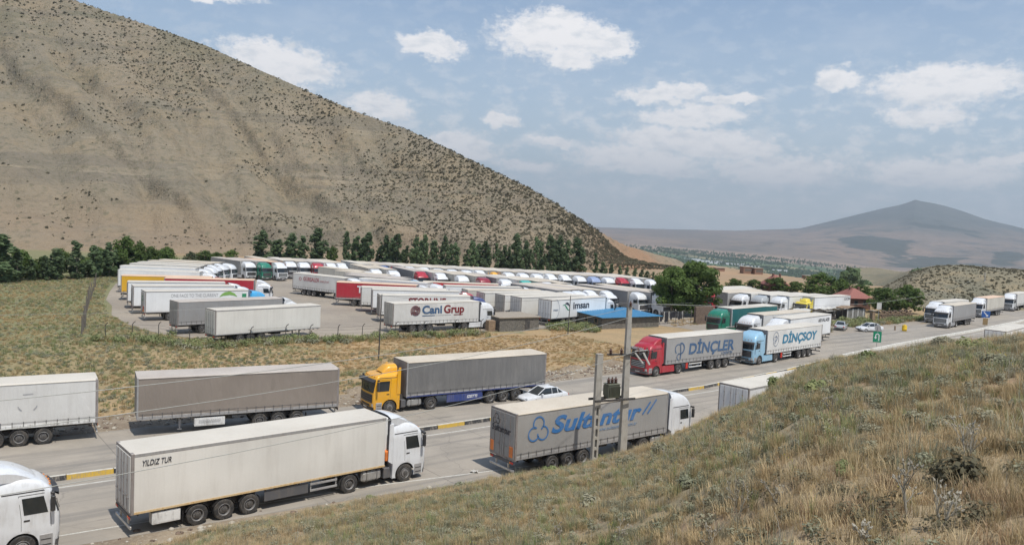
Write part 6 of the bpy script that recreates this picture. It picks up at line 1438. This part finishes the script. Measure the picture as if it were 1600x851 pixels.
def tuft(seed, n, h, spread, w, m_, lean=.6, flower=None):
    rg = random.Random(seed); b = MB()
    for i in range(n):
        a = rg.random() * 6.28; q = spread * rg.random() ** .6; hh = h * rg.uniform(.45, 1.1); l = hh * lean * rg.uniform(.2, 1.2); x, y = q * math.cos(a), q * math.sin(a); a2 = a + rg.uniform(-.9, .9); dx, dy = math.cos(a2) * l, math.sin(a2) * l; px, py = -math.sin(a2 + rg.uniform(-1, 1)) * w, math.cos(a2) * w
        b.add([(x - px, y - py, -.03), (x + px, y + py, -.03), (x + dx * .4 + px * .7, y + dy * .4 + py * .7, hh * .65), (x + dx * .4 - px * .7, y + dy * .4 - py * .7, hh * .65), (x + dx, y + dy, hh)], [(0, 1, 2, 3), (3, 2, 4)])
        if flower and rg.random() < .35:
            c = (x + dx, y + dy, hh); s = .014; b.add([(c[0] - s, c[1], c[2]), (c[0], c[1] - s, c[2] + s), (c[0] + s, c[1], c[2]), (c[0], c[1] + s, c[2] - s * .3)], [(0, 1, 2, 3)], 1)
    return b.mesh('tuft', [m_] + ([flower] if flower else []))
def bushlet(seed, n, r, size, m_):
    rg = random.Random(seed); cs = [(rg.uniform(-.5, .5) * r, rg.uniform(-.5, .5) * r, r * rg.uniform(.2, .55), r * rg.uniform(.35, .6)) for _ in range(6)]
    V, F = leaf_cloud(cs, n, size, seed, .5); V[:, 2] = np.maximum(V[:, 2], -.02); return np_mesh('bushlet', V, F, [m_], False)
PROT = [tuft(1, 46, .34, .16, .0045, M_G1), tuft(2, 40, .42, .14, .004, M_G1, .4), tuft(3, 50, .28, .20, .005, M_G2), tuft(4, 44, .36, .16, .005, M_G2, .5), tuft(5, 40, .24, .18, .0055, M_RUST, .8), bushlet(6, 150, .26, .028, M_G3), tuft(7, 34, .40, .16, .006, M_G3, .5), tuft(8, 40, .30, .15, .006, M_G4), tuft(9, 26, .50, .12, .0045, M_G4, .35, M_G5), bushlet(10, 130, .24, .024, M_DSH), tuft(11, 9, .55, .10, .004, M_STALK, .5), tuft(12, 50, .16, .26, .006, M_G1, .9)]
rg = np.random.default_rng(4)
def polar_pts(n, a0, a1, r0, r1, pw=1.0):
    A = rg.uniform(a0, a1, n); r = (r0 ** pw + (r1 ** pw - r0 ** pw) * rg.random(n)) ** (1 / pw); a = np.radians(A); return r * np.sin(a), r * np.cos(a)
def choose(x, y):
    g = fbm(x * .12, y * .12, 4, 71); g2 = fbm(x * .35, y * .35, 3, 72); u = rg.random(len(x)); green = g + .5 * g2 + .45 * (u - .5)
    idx = np.where(green > .07, rg.choice([2, 2, 3, 6, 7, 5, 5, 11], len(x)), np.where(green > -.2, rg.choice([0, 2, 3, 11, 5, 6, 9, 11], len(x)), rg.choice([0, 11, 1, 4, 4, 11, 2, 9], len(x))))
    idx = np.where(rg.random(len(x)) < .03, 10, idx); return np.where(rg.random(len(x)) < .006, 8, idx)
x1, y1 = polar_pts(24000, -40, 44, 3.2, 26, 1.5); x2, y2 = polar_pts(34000, -36, 42, 20, 66, 1.8); x = np.concatenate([x1, x2]); y = np.concatenate([y1, y2])
s_, t_ = xy2st(x, y); g = NEAR(s_) - .8 - t_; z = hill_z(x, y); bare = fbm(x * .3, y * .3, 4, 91)
ok = (g > 0) & (z > -.1) & (bare + .16 + .3 * rg.random(len(x)) > 0) & (rg.random(len(x)) < np.clip(.35 + g * .35, 0, 1)); x, y, z = x[ok], y[ok], z[ok]; r = np.hypot(x, y)
scatter('hillside_grass', np.stack([x, y, z], 1), choose(x, y), rg.random(len(x)) * 6.28, (.34 + .5 * rg.random(len(x)) ** 2) * (1 + np.clip((r - 18) / 70, 0, .45)) * np.clip(.45 + g[ok] * .12, .45, 1), PROT)
print('hill tufts', len(x))
M_G1F = mat('golden_field_grass', m_grass((.56, .40, .205), (.48, .35, .18), .08))
PF = [tuft(21, 40, .4, .36, .016, M_G1F), tuft(22, 40, .32, .38, .017, M_G1F, .8), tuft(23, 40, .5, .30, .015, M_G2), tuft(24, 36, .55, .28, .016, M_G4), bushlet(25, 120, .5, .07, M_G3), tuft(26, 36, .35, .3, .015, M_RUST, .8), bushlet(27, 130, .6, .08, M_G4)]
x, y = polar_pts(95000, -42, 34, 54, 190, 1.5); s_, t_ = xy2st(x, y)
g = fbm(x * .05, y * .05, 4, 171) + .4 * fbm(x * .2, y * .2, 3, 172) + np.clip((-x - 20) / 45, 0, .62)
inl = (t_ > 88) & (s_ > 18) & (t_ < 200) & ~((y > 84) & (y < 96) & (x < -24) & (x > -48) & (t_ < 96))
left = (x < np.interp(y, [90, 96, 109, 122, 138, 152, 170, 190], [-36, -43, -54.5, -62, -70, -76, -79, -85]) - .8)
apron = (s_ > 76) & (t_ < 82)
okk = (t_ > FAR(s_) + 2.5) & (~inl | left) & ~apron & (t_ < 190) & ~((x > 12) & (x < 26) & (y > 116) & (y < 140)) & ~((x > -3) & (x < 6) & (y > 109) & (y < 124))
okk &= rg.random(len(x)) < np.clip((t_ - FAR(s_) - 2) / 6, .1, 1)
x, y, g = x[okk], y[okk], g[okk]; A = np.degrees(np.arctan2(x, y)); z = ground_z(A, np.hypot(x, y), x, y)
u = g + .5 * (rg.random(len(x)) - .5); idx = np.where(u > .30, rg.choice([2, 3, 3, 4, 2], len(x)), np.where(u > .08, rg.choice([0, 1, 2, 2, 1], len(x)), rg.choice([0, 0, 1, 5], len(x))))
scatter('field_grass', np.stack([x, y, z], 1), idx, rg.random(len(x)) * 6.28, (.28 + .5 * rg.random(len(x)) ** 1.8), PF); print('field tufts', len(x))
# green scrub edging the lot fence and the apron
xs, ys, ss = [], [], []
for k in range(700):
    q = rg.random(); i = rg.integers(0, len(FP) - 1); u = rg.random(); x0 = FP[i][0] * (1 - u) + FP[i + 1][0] * u + rg.normal() * .8; y0 = FP[i][1] * (1 - u) + FP[i + 1][1] * u - 1.0 + rg.normal() * 1.0; xs.append(x0); ys.append(y0); ss.append(rg.uniform(.8, 1.6))
for k in range(700):
    s = rg.uniform(118, 160); t__ = float(FAR(s)) + 2.5 + abs(rg.normal()) * 3.0; x0, y0 = st2xy(s, t__)
    if 52 < x0 < 64.5 and y0 < 136: continue
    xs.append(x0); ys.append(y0); ss.append(rg.uniform(.8, 2.0))
for k in range(260): xs.append(rg.uniform(6, 13)); ys.append(rg.uniform(114, 121)); ss.append(rg.uniform(.8, 1.6))
n = len(xs); scatter('roadside_weeds', np.stack([np.array(xs), np.array(ys), np.zeros(n)], 1), rg.choice([3, 4, 6, 2, 0], n), rg.random(n) * 6.28, np.array(ss), PF)
# scrub on the big hill and on the mound
M_HSC = mat('hill_scrub_leaves', m_grass((.15, .138, .09), (.19, .168, .11), .02))
PH = [bushlet(31, 46, .8, .30, M_HSC), bushlet(32, 40, .9, .32, M_HSC), bushlet(33, 40, .7, .28, M_HSC)]
A = rg.uniform(-40, 14, 80000); rb = RB(A); te = TE(A); rc = (H + SLP * rb) / (SLP - te); uu = rg.random(len(A)); r = rb + (rc - rb) * (.03 + .99 * uu ** .8); a = np.radians(A); x, y = r * np.sin(a), r * np.cos(a)
z = bighill(A, r, x, y); cl = fbm(x * .012, y * .012, 4, 301) + .7 * fbm(x * .045, y * .045, 3, 302); d = .75 * cl + .22 * uu - .02 + .003 * (A + 20) + .95 * (rg.random(len(A)) - .5); k = (d > .20); x, y, z, r = x[k][:24000], y[k][:24000], z[k][:24000], r[k][:24000]
scatter('hill_scrub', np.stack([x, y, z], 1), rg.choice([0, 1, 2], len(x), p=[.45, .4, .15]), rg.random(len(x)) * 6.28, (.25 + .95 * rg.random(len(x)) ** 3) * (.34 + r / 950), PH); print('scrub', len(x))
A = rg.uniform(23.5, 44, 5000); rb = np.interp(A, [22, 26, 30, 36, 50], [222, 205, 212, 235, 270]); r = rb + 85 * rg.random(5000); a = np.radians(A); x, y = r * np.sin(a), r * np.cos(a); z = mound(A, r, x, y)
scatter('mound_scrub', np.stack([x, y, z], 1), rg.choice([0, 1, 2], 5000), rg.random(5000) * 6.28, .15 + .45 * rg.random(5000) ** 2, PH)
# tree belts down in the valley
PV = [crown_mesh('belt_tree', [(rr.uniform(-1, 1), rr.uniform(-1, 1), 2 + k * .8, 1.6) for k in range(6)], 160, .9, 400 + i, M_POP) for i in range(3)]
A, r = [], []
for (a0, r0, a1, r1, n, wd) in [(5, 2600, 13, 2350, 240, 60), (9, 3000, 19, 2900, 260, 70), (14, 2500, 24, 2300, 300, 60), (18, 2100, 27, 2150, 320, 60), (22, 2700, 31, 2600, 260, 80), (12, 2050, 20, 2000, 220, 50), (24, 1950, 31, 1850, 260, 90), (5, 3300, 31, 3300, 420, 60), (22, 480, 28, 620, 260, 70), (22, 700, 27, 1100, 260, 200), (8, 2450, 28, 2400, 220, 400), (22.5, 330, 28, 420, 150, 30)]:
    n = int(n * (2.4 if r0 > 1500 else 1)); u = rg.random(n); A.append(a0 + (a1 - a0) * u); r.append(r0 + (r1 - r0) * u + rg.normal(size=n) * wd)
A = np.concatenate(A); r = np.concatenate(r); a = np.radians(A); x, y = r * np.sin(a), r * np.cos(a); z = np.where(r < 1250, ground_z(A, r, x, y), far_z(A, r, x, y))
scatter('valley_woods', np.stack([x, y, z], 1), rg.integers(0, 3, len(x)), rg.random(len(x)) * 6.28, (1.2 + 1.6 * rg.random(len(x))) * np.where(r < 1000, .33, .45), PV)
M_GH = M_simple('greenhouse_film', (.40, .42, .42), .6, dirt=.3)
for i, (az, r, L, w) in enumerate([(12.6, 2500, 60, 14), (13.9, 2480, 90, 14), (15.3, 2440, 120, 16), (16.6, 2380, 60, 14), (18.6, 2300, 40, 12), (26.3, 2100, 50, 14)]):
    x, y = r * math.sin(R(az)), r * math.cos(R(az)); z = float(far_z(np.array(az), np.array(float(r)), np.array(x), np.array(y)))
    b = MB(); b.grid(lambda i_, j: (L * (j / 6 - .5), w * .5 * math.cos(math.pi * i_ / 8), 5.5 * math.sin(math.pi * i_ / 8)), 9, 7); t = link('greenhouse', b.mesh('greenhouse', [M_GH], 60), loc=(x, y, z), rot=(0, 0, R(-8))); tag(t, 'long pale shed down in the green valley, %s from the left' % ORD[i], 'greenhouse', 'pale sheds in the valley')

# single plants of the foreground slope
def thistle(x, y, h, seed, label):
    rg2 = random.Random(seed); t = empty('dry_thistle', x, y, rg2.uniform(0, 360), float(hill_z(np.array(x), np.array(y)))); tag(t, label, 'thistle', 'bleached dry thistles on the slope'); b = MB()
    def br(p, d, L, r, lev):
        q = p + d * L; m_ = p + d * L * .5 + Vector((rg2.uniform(-.05, .05), rg2.uniform(-.05, .05), .02)) * L; b.tube([p, m_, q], [r, r * .8, r * .5], 5)
        if lev < 3:
            for _ in range(2 if lev else 4):
                f = rg2.uniform(.35, 1.0); dd = (d + Vector((rg2.uniform(-1, 1), rg2.uniform(-1, 1), rg2.uniform(-.2, .7))) * .75).normalized(); br(p + d * L * f, dd, L * rg2.uniform(.4, .62), r * .62, lev + 1)
        else:
            b.tube([q, q + d * .025], [.011, .004], 5)
    for k in range(2): br(Vector((0, 0, -.03)), Vector((rg2.uniform(-.3, .3), rg2.uniform(-.3, .3), 1)).normalized(), h * rg2.uniform(.5, .7), .0085, 0)
    link('stem', b.mesh('stem', [M_STALK]), t)
def at_px(az, r): return r * math.sin(R(az)), r * math.cos(R(az))
for i, (az, r, h, lb) in enumerate([(17.0, 9.6, .75, 'tall bleached thistle near the bottom, left of centre of the slope'), (15.0, 8.8, .45, 'small bleached thistle beside the tall one'), (19.5, 9.0, .5, 'bleached thistle right of the tall one'), (27.5, 7.6, .85, 'large branching thistle in the lower right corner area'), (29.5, 7.2, .7, 'spreading thistle at the lower right'), (30.5, 9.4, .7, 'thistle with fine white twigs on the right, before the dark bush'), (25.0, 6.8, .4, 'low thistle at the bottom edge on the right'), (8.5, 12.0, .65, 'thin thistle under the concrete poles at the bottom'), (12.0, 22.5, .6, 'pale thistle halfway up the slope'), (4.5, 13.5, .5, 'little thistle in the lower left of the slope'), (22.5, 14.0, .45, 'small dry thistle in the middle of the slope')]):
    thistle(*at_px(az, r), h * .72, 50 + i, lb)
for i, (az, r, w, mm, lb) in enumerate([(30.5, 8.8, .34, 0, 'dark dense bush on the right of the slope'), (32.0, 18.0, .6, 1, 'grey sage bush at the right edge of the slope'), (24.5, 25, .8, 2, 'green bush high on the slope'), (9.0, 30, .9, 1, 'grey sage bush below the tall pole'), (11.5, 26, .8, 1, 'grey sage bush right of the poles'), (21.5, 18, .55, 2, 'olive bush in the middle of the slope'), (16.0, 24, .7, 1, 'grey green bush left of the middle of the slope'), (30.5, 24, .8, 2, 'green bush below the crest on the right'), (6.5, 18, .6, 1, 'sage bush near the bottom left of the slope'), (19.0, 30, .8, 2, 'green bush near the crest above the hidden box lorry'), (13.5, 14, .45, 1, 'small grey bush near the bottom'), (23.5, 9.5, .3, 2, 'small green plant near the bottom on the right'), (28.8, 30, .8, 1, 'sage bush on the crest below the green sign'), (-9.5, 41, .8, 2, 'green weed clump at the road edge below the drive wheel'), (-3.0, 37, .7, 1, 'grey weed clump on the bank below the white cab'), (3.5, 40, .8, 2, 'green clump on the bank left of the poles'), (7.2, 47, .9, 2, 'yellow green clump at the foot of the short pole')]):
    x, y = at_px(az, r); t = empty('low_bush', x, y, i * 50, float(hill_z(np.array(x), np.array(y))) - .03); tag(t, lb, 'bush', 'low bushes on the slope')
    link('foliage', bushlet(60 + i, 900, w * (.55 if i else 1), .022 + r * .0009, (M_DSH, M_G3, M_G4)[mm]), t); link('stem', MB().tube([(0, 0, -.05), (.02, .01, w * .2)], [.03, .015], 6).tube([(0, 0, .02), (.08, .06, w * .22)], [.02, .01], 5).mesh('stem', [M_WOOD]), t)
# litter and rubble
x, y = [], []
for k in range(2200):
    s = rg.uniform(-30, 84); tt = float(FAR(s)) + rg.uniform(.2, 3.6) + rg.normal() * .4; q = st2xy(s, tt); x.append(q[0]); y.append(q[1])
for k in range(600):
    s = rg.uniform(-20, 60); q = st2xy(s, float(NEAR(s)) - .2 + rg.normal() * .6); x.append(q[0]); y.append(q[1])
for k in range(700):
    s = rg.uniform(52, 76); q = st2xy(s, float(FAR(s)) + 3.0 + rg.normal() * .9); x.append(q[0]); y.append(q[1])
M_ROCK = M_simple('pale_rubble', (.46, .42, .35), .95, dirt=.5, dirtcol=(.2, .16, .12))
RK = [MB().box(-.09, .09, -.07, .07, -.03, .07, 0, .035).mesh('rock', [M_ROCK]), MB().box(-.06, .07, -.05, .06, -.03, .06, 0, .03).mesh('rock', [M_ROCK]), MB().box(-.12, .1, -.06, .08, -.03, .05, 0, .03).mesh('rock', [M_BROWN])]
n = len(x); scatter('roadside_rubble', np.stack([np.array(x), np.array(y), np.full(n, .01)], 1), rg.integers(0, 3, n), rg.random(n) * 6.28, .4 + 1.6 * rg.random(n) ** 3, RK)
M_BAG = M_simple('turquoise_plastic', (.10, .42, .45), .4, dirt=.1)
for i, (s, t__, c, lb) in enumerate([(16.6, 37.1, M_BAG, 'turquoise plastic scrap on the bank below the YILDIZ TUR wheels'), (21.5, 36.9, M_WHCL, 'small white plastic scrap on the verge by the drive wheel'), (28.5, 38.6, M_WHCL, 'white scrap on the verge left of the Sultantur shadow')]):
    x, y = st2xy(s, t__); b = MB(); b.grid(lambda a, c_: (a * .09 - .25, c_ * .09 - .2, .05 + .05 * math.sin(a * 2 + c_) + .03 * math.cos(c_ * 3)), 6, 5); o = link('plastic_scrap', b.mesh('plastic_scrap', [c]), loc=(x, y, gz(x, y) + .03)); tag(o, lb, 'litter')
# scrap along the far roadside, lumps of spoil
for i, (s, t__, w, lb) in enumerate([(58, 61.5, 2.2, 'heap of pale rubble beside the far lane left of the red lorry'), (64, 62.2, 2.6, 'longer heap of pale rubble just left of the red cab'), (33, 62.0, 1.8, 'small heap of rubble beyond the nose of the yellow lorry'), (53, 62.2, 1.6, 'low rubble heap behind the white saloon car')]):
    x, y = st2xy(s, t__); b = MB(); b.grid(lambda a, c_: ((a / 14 - .5) * w * 2, (c_ / 10 - .5) * w, -.12 + .55 * max(0, 1 - ((a / 14 - .5) * 2) ** 2) * max(0, 1 - ((c_ / 10 - .5) * 2) ** 2) + .16 * noise.noise(Vector((a * .9, c_ * .9, i * 5)))), 15, 11); o = link('rubble_heap', b.mesh('rubble_heap', [M_DIRT]), loc=(x, y, 0), rot=(0, 0, TH)); tag(o, lb, 'rubble', 'rubble heaps along the far lane')

# ------------------------------------------------------------------ the hazy air
def m_haze():
    m_ = bpy.data.materials.new('hazy_air'); m_.use_nodes = True; nt = m_.node_tree; nt.nodes.remove(nt.nodes['Principled BSDF']); v = nt.nodes.new('ShaderNodeVolumePrincipled'); v.inputs['Color'].default_value = (.80, .90, 1.0, 1); v.inputs['Density'].default_value = HAZE; v.inputs['Anisotropy'].default_value = .3
    nt.links.new(v.outputs[0], nt.nodes['Material Output'].inputs['Volume']); return m_
HAZE = 1.5e-4
hz = link('haze', MB().box(-10500, 10500, -10500, 10500, -260, 640).mesh('haze', [m_haze()]), kind='stuff')
